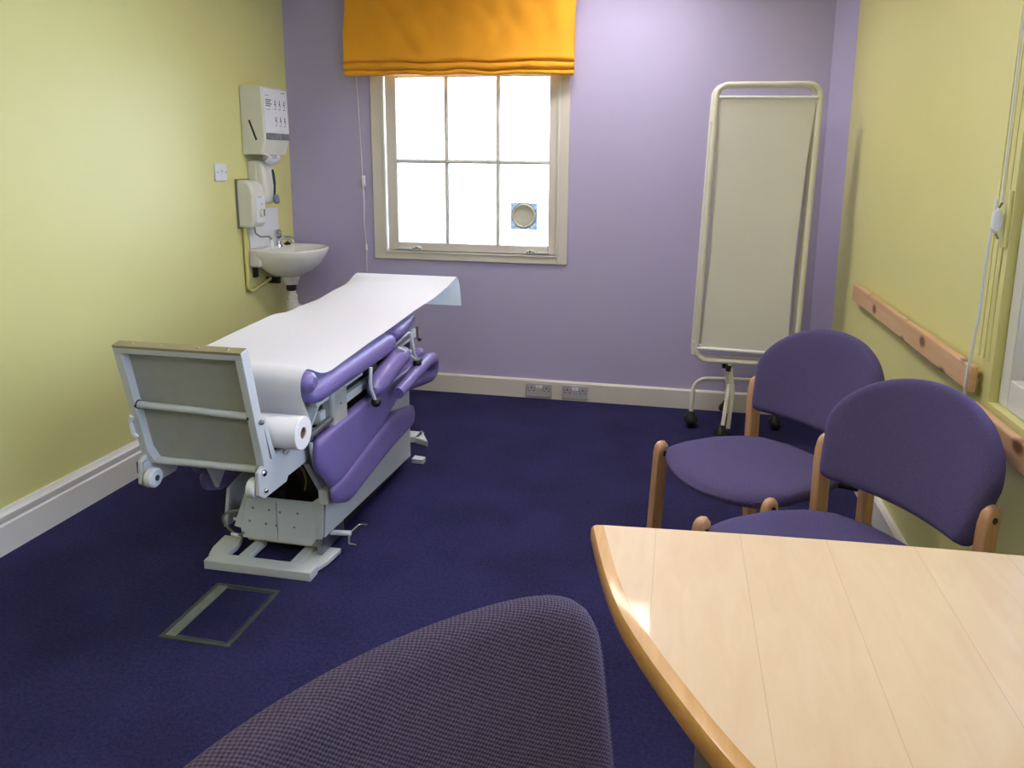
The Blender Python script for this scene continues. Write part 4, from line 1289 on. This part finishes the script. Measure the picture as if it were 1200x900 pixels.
ch1 = dup(ch2, (.446, 2.378, 0), 3.835, 'violet fabric wooden chair farther back, in front of the folding screen', GC)
ch3 = make_chair('visitor_chair', 'violet woven chair with painted-in shade close to the camera, left of the table', M['fab_shaded'], M['fab_shaded'],
                 back=dict(a=.244, b=.130, c=.225, a0=.244, k=.947, lean=.175, z0=.542, T=.05, pp=42, ex=7, rc=.04, piping=True), hw=.256)
ch3.location = (-.215, .540, 0); ch3.rotation_euler = (0, 0, -.635)

# ------------------------------------------------------------------ table
tb = thing('meeting_table', 'pale maple meeting table with curved end and darker wood edging', 'table', (.0, .0, 0))
# outer outline of the top (anticlockwise), traced in plan metres
left = [(-.124, 1.185), (-.115, 1.145), (-.102, 1.09), (-.087, 1.03), (-.070, .976), (-.055, .935), (-.039, .902), (-.011, .846), (.021, .791), (.050, .742), (.085, .690), (.130, .635), (.19, .575), (.27, .51), (.37, .45), (.48, .41), (.60, .392), (.74, .39)]
def chaikin(P, k=2):
    for _ in range(k):
        Q = [P[0]]
        for a, b in zip(P, P[1:]):
            Q += [(a[0] * .75 + b[0] * .25, a[1] * .75 + b[1] * .25), (a[0] * .25 + b[0] * .75, a[1] * .25 + b[1] * .75)]
        P = Q + [P[-1]]
    return P
left = chaikin(left)
far = [(.74, 1.233), (.576, 1.232), (.446, 1.228), (.313, 1.222), (.175, 1.214), (.032, 1.203), (-.105, 1.193), (-.119, 1.191)]
outer = [Vector(p) for p in far + left]
def offset(poly, d):
    out = []
    n = len(poly)
    for i in range(n):
        a, b, c = poly[i - 1], poly[i], poly[(i + 1) % n]
        t1 = (b - a).normalized(); t2 = (c - b).normalized()
        nn = Vector((-(t1.y + t2.y), (t1.x + t2.x)))
        nn.normalize()
        out.append(b + nn * d)
    return out
area = sum(outer[i - 1].x * outer[i].y - outer[i].x * outer[i - 1].y for i in range(len(outer)))
sg = 1 if area > 0 else -1
inner = offset(outer, sg * .022)
# only the curved end carries the wide lipping; along the far side it is thin
for i in range(len(far)):
    inner[i] = Vector((outer[i].x if i < 6 else inner[i].x, outer[i].y - .003))
inner[0].x = .737; inner[-1] = Vector((.737, .41)); inner[len(far) - 1] = Vector((-.1005, 1.1891)); inner[len(far) - 2] = Vector((-.098, 1.1895)); inner[len(far)] = Vector((-.1018, 1.1883))
bm = B(); prism(bm, [(p.x, p.y, .704) for p in inner], (0, 0, .026)); obj('table_top', bm, M['table'], tb, smooth=False)
bm = B()
prof_e = [(0.0, .7298), (.35, .7297), (.80, .7285), (.96, .724), (1.0, .712), (1.0, .706), (.9, .699), (.6, .697), (0, .697)]
n = len(outer)
RG = [[bm.verts.new((inner[i].x + (outer[i].x - inner[i].x) * f, inner[i].y + (outer[i].y - inner[i].y) * f, z)) for f, z in prof_e] for i in range(n)]
for i in range(n):
    a, b = RG[i], RG[(i + 1) % n]
    for j in range(len(prof_e) - 1):
        bm.faces.new((a[j], b[j], b[j + 1], a[j + 1]))
obj('edge_lipping', bm, M['edge'], tb, angle=45, label='darker golden wood edging')
bm = B(); prism(bm, [(p.x, p.y, .690) for p in offset(outer, sg * .07)], (0, 0, .012)); obj('underside_board', bm, M['dark'], tb, smooth=False)
LM = mat('grey table leg', (120, 116, 118), .4, metal=.3)
for (x, y) in ((.092, .85), (.64, .85)):
    bm = B(); lathe(bm, [(.17, 0), (.18, .004), (.18, .012), (.17, .018), (.042, .030), (.040, .04), (.040, .672), (.072, .682), (.072, .690)], (x, y, 0), (0, 0, 1), 28); lg = obj('leg', bm, LM, tb)

# ------------------------------------------------------------------ camera
R = [[0.982, 0.189, 0.011]]
F_, YAW, PIT, ROL, CX_, CY_ = 867.4, -.1881, -.1884, .0107, 627.6, 353.1
fw = Vector((sin(YAW) * cos(PIT), cos(YAW) * cos(PIT), sin(PIT)))
rt = Vector((cos(YAW), -sin(YAW), 0))
up = rt.cross(fw)
r2 = rt * cos(ROL) + up * sin(ROL)
u2 = up * cos(ROL) - rt * sin(ROL)
mw = Matrix(((r2.x, u2.x, -fw.x, 0), (r2.y, u2.y, -fw.y, 0), (r2.z, u2.z, -fw.z, 1.35), (0, 0, 0, 1)))
cam = bpy.data.cameras.new('camera')
cam.sensor_width = 36
cam.lens = 36 * F_ / 1200
cam.shift_x = (600 - CX_) / 1200
cam.shift_y = (CY_ - 450) / 1200
cam.clip_start = .02
co_ = bpy.data.objects.new('camera', cam)
COL.objects.link(co_)
co_.matrix_world = mw
scene.camera = co_

# ------------------------------------------------------------------ sky and view
w = bpy.data.worlds.new('world')
scene.world = w
w.use_nodes = True
bg = w.node_tree.nodes['Background']
bg.inputs['Color'].default_value = (0.63, 0.76, 1.0, 1)
bg.inputs['Strength'].default_value = 9.0
scene.view_settings.view_transform = 'Standard'
scene.view_settings.look = 'None'
scene.view_settings.gamma = 1
scene.view_settings.use_curve_mapping = False
scene.view_settings.exposure = 0.25
